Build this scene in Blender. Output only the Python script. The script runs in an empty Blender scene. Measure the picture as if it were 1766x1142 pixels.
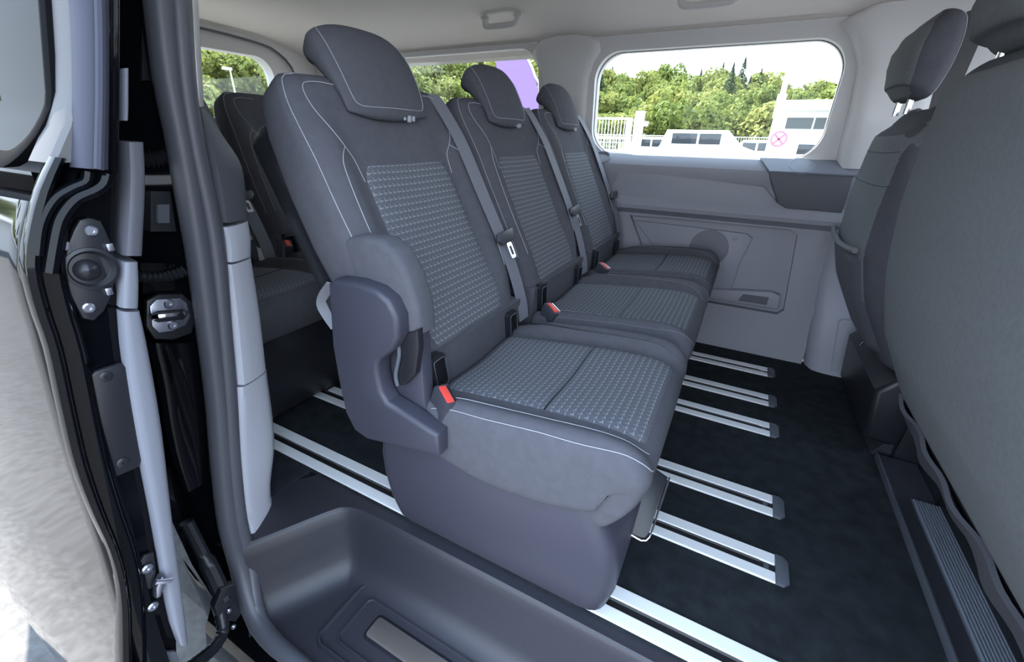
import bpy, bmesh, math, random
from mathutils import Vector, Matrix
import numpy as np
random.seed(7)
rng = np.random.default_rng(7)
scene = bpy.context.scene
COL = scene.collection
PI = math.pi

# ------------------------------------------------------------------ camera
F_PX = 726.44
CAM = np.array([0.0, 0.0, 0.85])
RW = np.array([[0.88217107, 0.21419206, -0.41939953],
               [0.47050568, -0.36311968, 0.80421919],
               [0.01996514, -0.90678876, -0.42111226]])   # world <- (right, down, forward)
cam_data = bpy.data.cameras.new('camera')
cam_data.sensor_width = 36.0
cam_data.lens = F_PX / 1766.0 * 36.0
cam_data.clip_start = 0.02
cam_data.clip_end = 600
cam = bpy.data.objects.new('camera', cam_data)
COL.objects.link(cam)
m4 = Matrix.Identity(4)
for i in range(3):
    m4[i][0] = RW[i, 0]; m4[i][1] = -RW[i, 1]; m4[i][2] = -RW[i, 2]; m4[i][3] = CAM[i]
cam.matrix_world = m4
scene.camera = cam

# ------------------------------------------------------------------ world, sun, exposure
scene.view_settings.view_transform = 'Standard'
scene.view_settings.look = 'None'
scene.view_settings.gamma = 1.0
scene.view_settings.use_curve_mapping = False
scene.view_settings.exposure = 3.4
world = bpy.data.worlds.new('sky'); scene.world = world
world.use_nodes = True
wn = world.node_tree.nodes; wl = world.node_tree.links
bg = wn['Background']
wtc = wn.new('ShaderNodeTexCoord'); wsp = wn.new('ShaderNodeSeparateXYZ')
wl.new(wtc.outputs['Generated'], wsp.inputs[0])
ramp = wn.new('ShaderNodeValToRGB')                    # hazy summer sky: white at the horizon, pale blue overhead
ramp.color_ramp.elements[0].position = 0.0; ramp.color_ramp.elements[0].color = (0.84, 0.91, 1.0, 1)
ramp.color_ramp.elements[1].position = 0.75; ramp.color_ramp.elements[1].color = (0.55, 0.72, 1.0, 1)
e_ = ramp.color_ramp.elements.new(0.2); e_.color = (0.72, 0.85, 1.0, 1)
wl.new(wsp.outputs[2], ramp.inputs[0]); wl.new(ramp.outputs[0], bg.inputs[0])
bg.inputs[1].default_value = 0.55
sun_d = bpy.data.lights.new('sun', 'SUN'); sun_d.energy = 2.2; sun_d.angle = math.radians(0.6)
sun_d.color = (1.0, 0.95, 0.87)
sun = bpy.data.objects.new('sun', sun_d); COL.objects.link(sun)
sv = Vector((-0.75, 0.25, 1.0)).normalized()          # towards the sun: from behind the van, high
sun.rotation_euler = sv.to_track_quat('Z', 'Y').to_euler()
sun.location = (-20, 0, 30)

# ------------------------------------------------------------------ helpers
def lin(c):
    return tuple(((v / 255.0) / 12.92 if v / 255.0 <= 0.04045 else ((v / 255.0 + 0.055) / 1.055) ** 2.4) for v in c)

def pt(px, py, ax, val):
    """a measured point of the place on the plane axis=val"""
    d = RW @ np.array([px - 883.0, py - 571.0, F_PX])
    t = (val - CAM[ax]) / d[ax]
    return CAM + t * d

MATS = {}
def mat(name, col, rough=0.6, metal=0.0, spec=0.5, coat=0.0, bump=0.0, bscale=200.0, var=0.0, vscale=8.0, sheen=0.0):
    if name in MATS: return MATS[name]
    m = bpy.data.materials.new(name); m.use_nodes = True
    nt = m.node_tree; b = nt.nodes['Principled BSDF']
    c = lin(col)
    b.inputs['Base Color'].default_value = (*c, 1)
    b.inputs['Roughness'].default_value = rough
    b.inputs['Metallic'].default_value = metal
    b.inputs['Specular IOR Level'].default_value = spec
    b.inputs['Coat Weight'].default_value = coat
    b.inputs['Coat Roughness'].default_value = 0.03
    if sheen: b.inputs['Sheen Weight'].default_value = sheen
    tc = nt.nodes.new('ShaderNodeTexCoord')
    n = nt.nodes.new('ShaderNodeTexNoise'); n.inputs['Scale'].default_value = vscale; n.inputs['Detail'].default_value = 5
    nt.links.new(tc.outputs['Object'], n.inputs['Vector'])
    if var:
        r = nt.nodes.new('ShaderNodeMapRange')
        r.inputs['From Min'].default_value = .3; r.inputs['From Max'].default_value = .7
        r.inputs['To Min'].default_value = 1 - var; r.inputs['To Max'].default_value = 1 + var
        nt.links.new(n.outputs['Fac'], r.inputs['Value'])
        mx = nt.nodes.new('ShaderNodeMix'); mx.data_type = 'RGBA'; mx.blend_type = 'MULTIPLY'
        mx.inputs['Factor'].default_value = 1.0
        mx.inputs[6].default_value = (*c, 1)
        nt.links.new(r.outputs[0], mx.inputs[7])
        nt.links.new(mx.outputs[2], b.inputs['Base Color'])
    if bump:
        n2 = nt.nodes.new('ShaderNodeTexNoise'); n2.inputs['Scale'].default_value = bscale; n2.inputs['Detail'].default_value = 3
        nt.links.new(tc.outputs['Object'], n2.inputs['Vector'])
        bp = nt.nodes.new('ShaderNodeBump'); bp.inputs['Strength'].default_value = bump; bp.inputs['Distance'].default_value = 0.001
        nt.links.new(n2.outputs['Fac'], bp.inputs['Height'])
        nt.links.new(bp.outputs[0], b.inputs['Normal'])
    MATS[name] = m
    return m

ORG = np.zeros(3)
def set_org(v):
    global ORG
    ORG = np.array(v, float)

def shade(me, smooth, angle=None):
    if smooth:
        me.polygons.foreach_set('use_smooth', [True] * len(me.polygons))
        if angle is not None:
            me.set_sharp_from_angle(angle=math.radians(angle))

def build(name, verts, faces, m, parent=None, smooth=True, angle=40, fix=True, uvs=None):
    me = bpy.data.meshes.new(name)
    V = [tuple(np.asarray(v, float) - ORG) for v in verts]
    me.from_pydata(V, [], [tuple(f) for f in faces])
    if uvs is not None:
        uvl = me.uv_layers.new(name='UVMap')
        for p in me.polygons:
            for li in p.loop_indices:
                uvl.data[li].uv = uvs[me.loops[li].vertex_index]
    if fix:
        bm = bmesh.new(); bm.from_mesh(me)
        bmesh.ops.recalc_face_normals(bm, faces=bm.faces)
        bm.to_mesh(me); bm.free()
    shade(me, smooth, angle)
    me.materials.append(m)
    o = bpy.data.objects.new(name, me); COL.objects.link(o)
    if parent is not None: o.parent = parent
    return o

def empty(name, loc=(0, 0, 0)):
    o = bpy.data.objects.new(name, None); COL.objects.link(o)
    o.location = loc; o.empty_display_size = 0.05
    set_org(loc)
    return o

def tag(o, label=None, cat=None, group=None, kind=None):
    if label: o['label'] = label
    if cat: o['category'] = cat
    if group: o['group'] = group
    if kind: o['kind'] = kind
    return o

class MB:
    """collects shapes into one mesh"""
    def __init__(s): s.v = []; s.f = []
    def add(s, v, f):
        n = len(s.v); s.v += [tuple(map(float, p)) for p in v]; s.f += [tuple(i + n for i in q) for q in f]; return s
    def box(s, a, b, bev=0.0, rot=None, seg=2):
        a = np.array(a, float); b = np.array(b, float)
        bm = bmesh.new(); bmesh.ops.create_cube(bm, size=1)
        for v in bm.verts: v.co = Vector(((v.co.x) * (b[0]-a[0]), v.co.y * (b[1]-a[1]), v.co.z * (b[2]-a[2])))
        if bev > 0: bmesh.ops.bevel(bm, geom=list(bm.edges), offset=bev, segments=seg, profile=0.6, affect='EDGES', clamp_overlap=True)
        cen = Vector((a + b) / 2)
        M = rot.to_matrix() if rot is not None else Matrix.Identity(3)
        vs = [M @ v.co + cen for v in bm.verts]
        bm.verts.index_update()
        fs = [[v.index for v in f.verts] for f in bm.faces]
        bm.free(); return s.add(vs, fs)
    def tube(s, pts, r, seg=8, cap=True, flat=1.0, up=None):
        pts = [np.array(p, float) for p in pts]; n = len(pts)
        rs = r if hasattr(r, '__len__') else [r] * n
        vs = []; fs = []
        ref = None
        for i in range(n):
            t = pts[min(i+1, n-1)] - pts[max(i-1, 0)]; t /= (np.linalg.norm(t) + 1e-12)
            if up is not None: ref = np.array(up, float)
            elif ref is None: ref = np.array([0, 0, 1.]) if abs(t[2]) < .9 else np.array([1., 0, 0])
            a = np.cross(t, ref); a /= (np.linalg.norm(a) + 1e-12); b = np.cross(a, t)
            if up is None: ref = b
            for k in range(seg):
                th = 2 * PI * k / seg
                vs.append(pts[i] + rs[i] * (math.cos(th) * a + flat * math.sin(th) * b))
        for i in range(n-1):
            for k in range(seg):
                k2 = (k+1) % seg
                fs.append((i*seg+k, i*seg+k2, (i+1)*seg+k2, (i+1)*seg+k))
        if cap:
            fs.append(tuple(range(seg))[::-1]); fs.append(tuple((n-1)*seg+k for k in range(seg)))
        return s.add(vs, fs)
    def ribbon(s, pts, wdir, w, th):
        pts = [np.array(p, float) for p in pts]; n = len(pts)
        vs = []; fs = []
        for i in range(n):
            t = pts[min(i+1, n-1)] - pts[max(i-1, 0)]; t /= np.linalg.norm(t)
            wd = np.array(wdir[i] if isinstance(wdir[0], (list, tuple, np.ndarray)) else wdir, float)
            wd = wd - t * (wd @ t); wd /= np.linalg.norm(wd)
            nn = np.cross(t, wd)
            for (a, b) in ((-1, -1), (1, -1), (1, 1), (-1, 1)):
                vs.append(pts[i] + wd * a * w / 2 + nn * b * th / 2)
        for i in range(n-1):
            for k in range(4):
                fs.append((i*4+k, i*4+(k+1) % 4, (i+1)*4+(k+1) % 4, (i+1)*4+k))
        fs.append((3, 2, 1, 0)); fs.append(tuple((n-1)*4+k for k in range(4)))
        return s.add(vs, fs)
    def prism(s, poly, vec, bev=0.0, seg=2):
        """poly: planar 3-D outline, extruded along vec"""
        vec = np.array(vec, float); n = len(poly)
        P0 = [np.array(p, float) for p in poly]
        vs = P0 + [p + vec for p in P0]
        fs = [tuple(range(n))[::-1], tuple(range(n, 2*n))] + [(i, (i+1) % n, n+(i+1) % n, n+i) for i in range(n)]
        if bev > 0:
            bm = bmesh.new(); bv = [bm.verts.new(v) for v in vs]
            for f in fs: bm.faces.new([bv[i] for i in f])
            bmesh.ops.recalc_face_normals(bm, faces=bm.faces)
            ed = [e for e in bm.edges if len([f for f in e.link_faces if len(f.verts) == n]) == 1]
            bmesh.ops.bevel(bm, geom=ed, offset=bev, segments=seg, profile=0.5, affect='EDGES', clamp_overlap=True)
            bm.verts.index_update()
            vs = [v.co.copy() for v in bm.verts]; fs = [[v.index for v in f.verts] for f in bm.faces]; bm.free()
        return s.add(vs, fs)
    def cyl(s, c, axis, r, h, seg=20, r2=None):
        c = np.array(c, float); ax = np.array(axis, float); ax /= np.linalg.norm(ax)
        return s.tube([c, c + ax * h], [r, r if r2 is None else r2], seg)
    def lathe(s, c, axis, prof, seg=24):
        """prof: (radius, height along axis)"""
        c = np.array(c, float); ax = np.array(axis, float); ax /= np.linalg.norm(ax)
        ref = np.array([0, 0, 1.]) if abs(ax[2]) < .9 else np.array([1., 0, 0])
        a = np.cross(ax, ref); a /= np.linalg.norm(a); b = np.cross(ax, a)
        vs = []; fs = []
        for (r, h) in prof:
            for k in range(seg):
                th = 2*PI*k/seg
                vs.append(c + ax*h + r*(math.cos(th)*a + math.sin(th)*b))
        for i in range(len(prof)-1):
            for k in range(seg):
                fs.append((i*seg+k, i*seg+(k+1) % seg, (i+1)*seg+(k+1) % seg, (i+1)*seg+k))
        fs.append(tuple(range(seg))[::-1]); fs.append(tuple((len(prof)-1)*seg+k for k in range(seg)))
        return s.add(vs, fs)
    def loft(s, rings, closed=True, caps=True):
        n = len(rings[0]); vs = [p for r in rings for p in r]; fs = []
        for i in range(len(rings)-1):
            for k in range(n if closed else n-1):
                fs.append((i*n+k, i*n+(k+1) % n, (i+1)*n+(k+1) % n, (i+1)*n+k))
        if caps and closed:
            fs.append(tuple(range(n))[::-1]); fs.append(tuple((len(rings)-1)*n+k for k in range(n)))
        return s.add(vs, fs)
    def make(s, name, m, parent=None, smooth=True, angle=35):
        return build(name, s.v, s.f, m, parent, smooth, angle)

def cr(pts, n):
    """Catmull-Rom resampled evenly by arc length"""
    P = np.array(pts, float)
    if len(P) == 2: return np.array([P[0] + (P[1]-P[0])*t for t in np.linspace(0, 1, n)])
    Q = np.vstack([2*P[0]-P[1], P, 2*P[-1]-P[-2]])
    out = []
    for i in range(1, len(Q)-2):
        p0, p1, p2, p3 = Q[i-1], Q[i], Q[i+1], Q[i+2]
        for t in np.linspace(0, 1, 24, endpoint=False):
            out.append(0.5*((2*p1)+(-p0+p2)*t+(2*p0-5*p1+4*p2-p3)*t*t+(-p0+3*p1-3*p2+p3)*t**3))
    out.append(P[-1]); out = np.array(out)
    L = np.concatenate([[0], np.cumsum(np.linalg.norm(np.diff(out, axis=0), axis=1))])
    s = np.linspace(0, L[-1], n)
    return np.stack([np.interp(s, L, out[:, k]) for k in range(out.shape[1])], 1)

def rrect(cx, cy, w, h, r, seg=6):
    o = []
    for (sx, sy, a0) in ((1, 1, 0), (-1, 1, 90), (-1, -1, 180), (1, -1, 270)):
        for k in range(seg+1):
            a = math.radians(a0 + 90*k/seg)
            o.append((cx + sx*(w/2-r) + r*math.cos(a), cy + sy*(h/2-r) + r*math.sin(a)))
    return o

def boolean_cut(o, cutters):
    for c in cutters:
        md = o.modifiers.new('cut', 'BOOLEAN'); md.operation = 'DIFFERENCE'; md.object = c; md.solver = 'EXACT'
    bpy.context.view_layer.update()
    dg = bpy.context.evaluated_depsgraph_get()
    me = bpy.data.meshes.new_from_object(o.evaluated_get(dg))
    o.modifiers.clear(); old = o.data; o.data = me; bpy.data.meshes.remove(old)
    for c in cutters:
        d = c.data; bpy.data.objects.remove(c); bpy.data.meshes.remove(d)
    me.polygons.foreach_set('use_smooth', [True]*len(me.polygons)); me.set_sharp_from_angle(angle=math.radians(30))
    return o

def smooth01(a, b, x):
    t = min(max((x-a)/(b-a), 0), 1); return t*t*(3-2*t)

# ------------------------------------------------------------------ materials
def glass_mat(name, tint, k=1.0):
    m = bpy.data.materials.new(name); m.use_nodes = True; nt = m.node_tree
    for n in list(nt.nodes): nt.nodes.remove(n)
    out = nt.nodes.new('ShaderNodeOutputMaterial'); mx = nt.nodes.new('ShaderNodeMixShader')
    tr = nt.nodes.new('ShaderNodeBsdfTransparent'); tr.inputs[0].default_value = (*tint, 1)
    gl = nt.nodes.new('ShaderNodeBsdfGlossy'); gl.inputs['Roughness'].default_value = 0.0
    lw = nt.nodes.new('ShaderNodeLayerWeight'); lw.inputs[0].default_value = .5
    pw = nt.nodes.new('ShaderNodeMath'); pw.operation = 'POWER'; pw.inputs[1].default_value = 5; nt.links.new(lw.outputs['Facing'], pw.inputs[0])
    fr = nt.nodes.new('ShaderNodeMath'); fr.operation = 'MULTIPLY_ADD'; fr.inputs[1].default_value = .96*k; fr.inputs[2].default_value = .04*k; nt.links.new(pw.outputs[0], fr.inputs[0])
    nt.links.new(fr.outputs[0], mx.inputs[0]); nt.links.new(tr.outputs[0], mx.inputs[1]); nt.links.new(gl.outputs[0], mx.inputs[2])
    nt.links.new(mx.outputs[0], out.inputs[0]); return m
M_GLASS = glass_mat('clear_tinted_glass', (0.86, 0.9, 0.86))
M_PRIV = glass_mat('dark_privacy_glass', (0.06, 0.07, 0.075), .3)

def insert_mat():
    m = bpy.data.materials.new('patterned_seat_cloth'); m.use_nodes = True; nt = m.node_tree
    b = nt.nodes['Principled BSDF']; b.inputs['Roughness'].default_value = 0.9; b.inputs['Specular IOR Level'].default_value = 0.2
    uv = nt.nodes.new('ShaderNodeUVMap'); sp = nt.nodes.new('ShaderNodeSeparateXYZ'); nt.links.new(uv.outputs[0], sp.inputs[0])
    def M(op, a, bb=None, c=None):
        n = nt.nodes.new('ShaderNodeMath'); n.operation = op
        for i, v in enumerate((a, bb, c)):
            if v is None: continue
            if isinstance(v, (int, float)): n.inputs[i].default_value = v
            else: nt.links.new(v, n.inputs[i])
        return n.outputs[0]
    cs = 1/0.0128
    U = M('MULTIPLY', sp.outputs[0], cs); V = M('MULTIPLY', sp.outputs[1], cs)
    row = M('FLOOR', V); par = M('MODULO', row, 2.0)
    U2 = M('ADD', U, M('MULTIPLY', par, 0.5))
    fu = M('FRACT', U2); fv = M('FRACT', V)
    hline = M('MULTIPLY', M('LESS_THAN', M('ABSOLUTE', M('SUBTRACT', fv, 0.5)), 0.055), M('LESS_THAN', M('ABSOLUTE', M('SUBTRACT', fu, 0.55)), 0.34))
    vline = M('MULTIPLY', M('LESS_THAN', M('ABSOLUTE', M('SUBTRACT', fu, 0.3)), 0.045), M('LESS_THAN', M('ABSOLUTE', M('SUBTRACT', fv, 0.6)), 0.30))
    line = M('MAXIMUM', hline, vline)
    noi = nt.nodes.new('ShaderNodeTexNoise'); noi.inputs['Scale'].default_value = 900; noi.inputs['Detail'].default_value = 2
    tc = nt.nodes.new('ShaderNodeTexCoord'); nt.links.new(tc.outputs['Object'], noi.inputs['Vector'])
    nz = M('MULTIPLY_ADD', noi.outputs['Fac'], 0.9, 0.5)
    mx = nt.nodes.new('ShaderNodeMix'); mx.data_type = 'RGBA'
    mx.inputs[6].default_value = (*lin((93, 95, 101)), 1); mx.inputs[7].default_value = (*lin((185, 185, 190)), 1)
    nt.links.new(M('MULTIPLY', line, 0.5), mx.inputs['Factor'])
    m2 = nt.nodes.new('ShaderNodeMix'); m2.data_type = 'RGBA'; m2.blend_type = 'MULTIPLY'; m2.inputs['Factor'].default_value = 1
    nt.links.new(mx.outputs[2], m2.inputs[6]); nt.links.new(nz, m2.inputs[7])
    nt.links.new(m2.outputs[2], b.inputs['Base Color'])
    bp = nt.nodes.new('ShaderNodeBump'); bp.inputs['Strength'].default_value = 0.2; bp.inputs['Distance'].default_value = 0.001
    nt.links.new(M('ADD', line, noi.outputs['Fac']), bp.inputs['Height']); nt.links.new(bp.outputs[0], b.inputs['Normal'])
    return m
M_INS = insert_mat()
M_FAB = mat('dark_seat_cloth', (82, 82, 88), 0.92, spec=0.2, bump=0.25, bscale=900, var=0.06, vscale=60)
M_BACK = mat('grey_seat_back_cloth', (112, 115, 117), 0.95, spec=0.15, bump=0.3, bscale=700, var=0.07, vscale=120)
M_STITCH = mat('pale_thread', (158, 159, 166), 0.8)
M_SHIELD = mat('slate_grey_plastic', (58, 58, 69), 0.45, bump=0.06, bscale=900)
M_PANEL = mat('grey_moulded_plastic', (142, 142, 150), 0.55, bump=0.12, bscale=700)
M_PANELL = mat('mid_grey_moulded_plastic', (158, 158, 168), 0.55, bump=0.12, bscale=700)
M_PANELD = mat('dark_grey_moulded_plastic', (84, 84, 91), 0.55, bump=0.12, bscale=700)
M_LEDGE = mat('satin_grey_ledge_plastic', (130, 134, 145), 0.32, bump=0.05, bscale=700)
M_TRIM = mat('light_grey_plastic', (188, 189, 198), 0.5, bump=0.05, bscale=800)
M_TRIMD = mat('door_grey_plastic', (126, 128, 137), 0.5, bump=0.05, bscale=800)
M_PILLAR = mat('pale_grey_pillar_trim', (212, 210, 209), 0.6, bump=0.08, bscale=500)
M_HEAD = mat('beige_grey_headliner', (232, 226, 220), 0.95, spec=0.1, bump=0.2, bscale=600)
M_BLACKP = mat('black_plastic', (30, 31, 36), 0.38, bump=0.05, bscale=700)
M_STEP = mat('dark_step_plastic', (46, 46, 53), 0.42, bump=0.35, bscale=900)
M_PAINT = mat('black_car_paint', (9, 10, 14), 0.05, spec=0.2)
M_RUBBER = mat('dark_rubber', (82, 83, 90), 0.42)
M_CARPET = mat('black_carpet', (42, 46, 49), 1.0, spec=0.05, bump=0.8, bscale=500, var=0.25, vscale=25)
M_ALU = mat('brushed_aluminium', (240, 241, 241), 0.5, metal=0.1, bump=0.05, bscale=300)
M_DSLOT = mat('black_rail_channel', (16, 16, 19), 0.6)
M_CAP = mat('grey_rail_cap_plastic', (82, 86, 94), 0.5)
M_CHROME = mat('bright_steel', (215, 216, 222), 0.2, metal=1.0)
M_STEEL = mat('zinc_steel', (190, 192, 205), 0.33, metal=1.0, bump=0.05)
M_RED = mat('red_buckle_button', (225, 72, 62), 0.45)
M_BELT = mat('grey_belt_webbing', (112, 113, 122), 0.75, bump=0.3, bscale=1200)
M_BELTP = mat('dark_belt_plastic', (58, 58, 66), 0.45)
M_SATIN = mat('satin_grey_film', (92, 91, 91), 0.6, spec=.15)

# ------------------------------------------------------------------ pads (seat cushions, backs, headrests)
class Pad:
    def __init__(s, path, W, T, bol=None, n=40, m=30, p=5.0, r0=0.04, r1=0.04, y0=0.0, round_w=0.03):
        s.P = cr(path, n); s.n = n; s.m = m; s.p = p; s.y0 = y0
        d = np.gradient(s.P, axis=0); d /= np.linalg.norm(d, axis=1)[:, None]
        s.N = np.stack([d[:, 1], -d[:, 0]], 1)
        L = np.concatenate([[0], np.cumsum(np.linalg.norm(np.diff(s.P, axis=0), axis=1))]); s.L = L[-1]
        s.S = L / L[-1]
        s.W = (lambda q: W) if not hasattr(W, '__len__') else (lambda q: float(np.interp(q, np.linspace(0, 1, len(W)), W)))
        s.T = (lambda q: T) if not hasattr(T, '__len__') else (lambda q: float(np.interp(q, np.linspace(0, 1, len(T)), T)))
        s.bol = bol or (lambda q, a: 0.0)
        s.r0 = r0; s.r1 = r1; s.rw = round_w
    def k(s, q):
        d0 = q*s.L; d1 = (1-q)*s.L; k = 1.0
        if s.r0 and d0 < s.r0: k = min(k, math.sqrt(max(0, 1-((s.r0-d0)/s.r0)**2)))
        if s.r1 and d1 < s.r1: k = min(k, math.sqrt(max(0, 1-((s.r1-d1)/s.r1)**2)))
        return max(k, 0.12)
    def at(s, q, y, d):
        x = np.interp(q, s.S, s.P[:, 0]); z = np.interp(q, s.S, s.P[:, 1])
        nx = np.interp(q, s.S, s.N[:, 0]); nz = np.interp(q, s.S, s.N[:, 1])
        return np.array([x+nx*d, s.y0+y, z+nz*d])
    def depth(s, q, y):
        W = s.W(q) - (1-s.k(q))*s.rw; T = s.T(q); a = min(abs(y)/W, 1.0)
        e = (1-a**s.p)**(1/s.p)
        return -T/2 + (T/2 + s.bol(q, y/W))*e*s.k(q)
    def front(s, q, y, off=0.0015): return s.at(q, y, s.depth(q, y) + off)
    def mesh(s, name, m, parent, warp=None):
        rings = []
        for q in np.concatenate([[0, .004, .01, .02], s.S[1:-1], [.98, .99, .996, 1]]):
            q = float(q)
            kk = s.k(q); W = s.W(q) - (1-kk)*s.rw; T = s.T(q); ring = []
            ts = np.linspace(-1, 1, s.m)
            for t in ts:
                y = W*math.sin(t*PI/2); a = min(abs(y)/W, 1.0); e = (1-a**s.p)**(1/s.p)
                ring.append(s.at(q, y, -T/2 + (T/2 + s.bol(q, y/W))*e*kk))
            for t in ts[::-1][1:-1]:
                y = W*math.sin(t*PI/2); a = min(abs(y)/W, 1.0); e = (1-a**s.p)**(1/s.p)
                ring.append(s.at(q, y, -T/2 - T/2*e*kk))
            rings.append(ring)
        mb = MB().loft(rings)
        if warp: mb.v = [tuple(warp(np.array(v))) for v in mb.v]
        return mb.make(name, m, parent, True, 60)
    def insert(s, name, m, parent, s0, s1, yl, yr, ns=36, ny=24, off=0.003, corner=0.12):
        vs = []; fs = []; uv = []
        for i in range(ns+1):
            q = s0 + (s1-s0)*i/ns; fi = i/ns
            a, b = yl(fi), yr(fi)
            ins = 0.02*(max(0, corner-fi)/corner)**2 + 0.02*(max(0, fi-1+corner)/corner)**2
            a += ins; b -= ins
            for j in range(ny+1):
                y = a + (b-a)*j/ny
                edge = min(i, ns-i, j, ny-j)
                o = off if edge > 0 else -0.004
                vs.append(s.front(q, y, o)); uv.append((y, q*s.L))
        for i in range(ns):
            for j in range(ny):
                a = i*(ny+1)+j
                fs.append((a, a+1, a+ny+2, a+ny+1))
        return build(name, vs, fs, m, parent, True, 80, uvs=uv)
    def seam(s, name, m, parent, pts, r=0.0008, n=40, off=0.0012):
        c = cr(pts, n)
        return MB().tube([s.front(float(q), float(y), off) for q, y in c], r, 5).make(name, m, parent)

# ================================================================== SETTING
# ---- outside ground
def ground_mat():
    m = mat('asphalt', (98, 97, 96), 0.95, spec=0.2, bump=0.6, bscale=60, var=0.22, vscale=30)
    return m
set_org((0, 0, 0))
GZ = -0.62
g = build('ground', [(-160, -160, GZ), (160, -160, GZ), (160, 160, GZ), (-160, 160, GZ)], [(0, 1, 2, 3)], ground_mat())
tag(g, 'grey asphalt yard around the van', 'ground', kind='structure')

# ---- van floor, rails
XR0, XR1 = -2.38, 1.45
b = MB().box((XR0, 0.535, -0.05), (XR1, 1.98, 0.0)).box((XR0, 0.30, -0.05), (-0.90, 0.535, 0.0)).box((0.62, 0.25, -0.05), (XR1, 0.535, 0.0))
tag(b.make('floor', M_CARPET, None, False), 'black carpeted van floor', None, kind='structure')

rails_far = [.616, .859, 1.056, 1.410, 1.600, 1.832]
rail_lab = ['aluminium seat rail nearest the step well, the closest of six',
            'aluminium seat rail second from the step, grey release lever above it',
            'aluminium seat rail third from the step well',
            'aluminium seat rail fourth from the step well',
            'aluminium seat rail second from the far side wall',
            'aluminium seat rail closest to the far side wall']
for yf, lb in zip(rails_far, rail_lab):
    y0, y1 = yf-.076, yf
    r = empty('seat_rail', (-0.9, (y0+y1)/2, 0)); tag(r, lb, 'rail', 'seat rails in the floor')
    xe = 0.232
    MB().box((-2.2, y0, -0.004), (xe+.004, y1, 0.0015)).make('channel', M_DSLOT, r, False)
    MB().box((-2.2, y0, 0.0), (xe, y0+.027, 0.006), 0.0012, seg=1).make('rail_strip', M_ALU, r, False)
    MB().box((-2.2, y1-.029, 0.0), (xe, y1, 0.006), 0.0012, seg=1).make('rail_strip', M_ALU, r, False)
    MB().box((-2.2, y1-.0335, 0.0), (xe-.03, y1-.030, 0.004)).make('inner_lip', M_SATIN, r, False)
    MB().box((xe-.022, y0+.029, 0.0), (xe-.012, y1-.034, 0.004), 0.001).make('end_stop', M_CAP, r, False)
    cap = [(xe, y0-.001), (xe+.016, y0-.001), (xe+.026, y0+.010), (xe+.026, y1-.010), (xe+.016, y1+.001), (xe, y1+.001)]
    MB().prism([(a, c, 0.0) for a, c in cap], (0, 0, .008), .002).make('end_cap', M_CAP, r)

# ---- step well
set_org((0, 0, 0))
def step_well():
    # rim outline (x,y) seen from above: angled rear wall, long inner wall
    xf = 0.60
    rim = cr([(-0.845, 0.275), (-0.79, 0.37), (-0.745, 0.45), (-0.722, 0.483), (-0.69, 0.497), (-0.62, 0.503), (-0.4, 0.506), (-.1, .508), (.2, .508), (.45, .506), (xf, .5)], 60)
    N = len(rim)
    tang = np.gradient(rim, axis=0); tang /= np.linalg.norm(tang, axis=1)[:, None]
    nin = np.stack([tang[:, 1], -tang[:, 0]], 1)      # into the well (towards -y / +x)
    prof = [(0.004, -0.002), (0.0, -0.006), (-0.004, -0.012), (-.008, -.04), (-.016, -.10), (-.024, -.145), (-.036, -.172), (-.055, -.187), (-.08, -.192)]
    rings = []
    for (o, z) in prof:
        rings.append([(p[0]-nv[0]*o, p[1]-nv[1]*o, z) for p, nv in zip(rim, nin)])
    last = rings[-1]
    rings.append([(p[0], .262, -.194) for p in last])
    mb = MB().loft(rings, closed=False, caps=False)
    r0 = [(p[0]-nv[0]*.004, p[1]-nv[1]*.004, -.002) for p, nv in zip(rim, nin)]
    poly = r0 + [(xf, .538, -.002), (-.865, .538, -.002), (-.97, .40, -.002), (-.95, .275, -.002)]
    mb.add(poly, [tuple(range(len(poly)))])
    return mb.make('tray', M_STEP, root, True, 50)
root = empty('door_step', (-.2, .38, -.19))
step_well()
tag(root, 'dark plastic entry step well with a metal tread plate', 'step')
# embossed frames and tread plate on the step floor
def frame_ring(name, x0, x1, y0, y1, r, w, z0, z1, m, parent):
    a = rrect((x0+x1)/2, (y0+y1)/2, x1-x0, y1-y0, r); b2 = rrect((x0+x1)/2, (y0+y1)/2, x1-x0-2*w, y1-y0-2*w, max(r-w, .004))
    c = rrect((x0+x1)/2, (y0+y1)/2, x1-x0-w*.6, y1-y0-w*.6, max(r-w*.3, .004)); d = rrect((x0+x1)/2, (y0+y1)/2, x1-x0-1.4*w, y1-y0-1.4*w, max(r-w*.7, .004))
    return MB().loft([[(p[0], p[1], z0) for p in a], [(p[0], p[1], z1) for p in c], [(p[0], p[1], z1) for p in d], [(p[0], p[1], z0) for p in b2]], True, False).make(name, m, parent, True, 60)
frame_ring('embossed_frame', -.648, .36, .295, .462, .03, .012, -.1945, -.1865, M_STEP, root)
frame_ring('embossed_frame', -.607, .32, .320, .438, .02, .009, -.1945, -.1875, M_STEP, root)
pl = rrect(-.12, .386, .86, .046, .008)
MB().prism([(p[0], p[1], -.194) for p in rrect(-.12, .386, .872, .058, .012)], (0, 0, .004), .001).make('plate_surround', M_BLACKP, root)
MB().prism([(p[0], p[1], -.192) for p in pl], (0, 0, .0045), .0008).make('tread_plate', mat('warm_brushed_metal', (190, 182, 176), .35, metal=.9, bump=.05), root)

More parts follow.
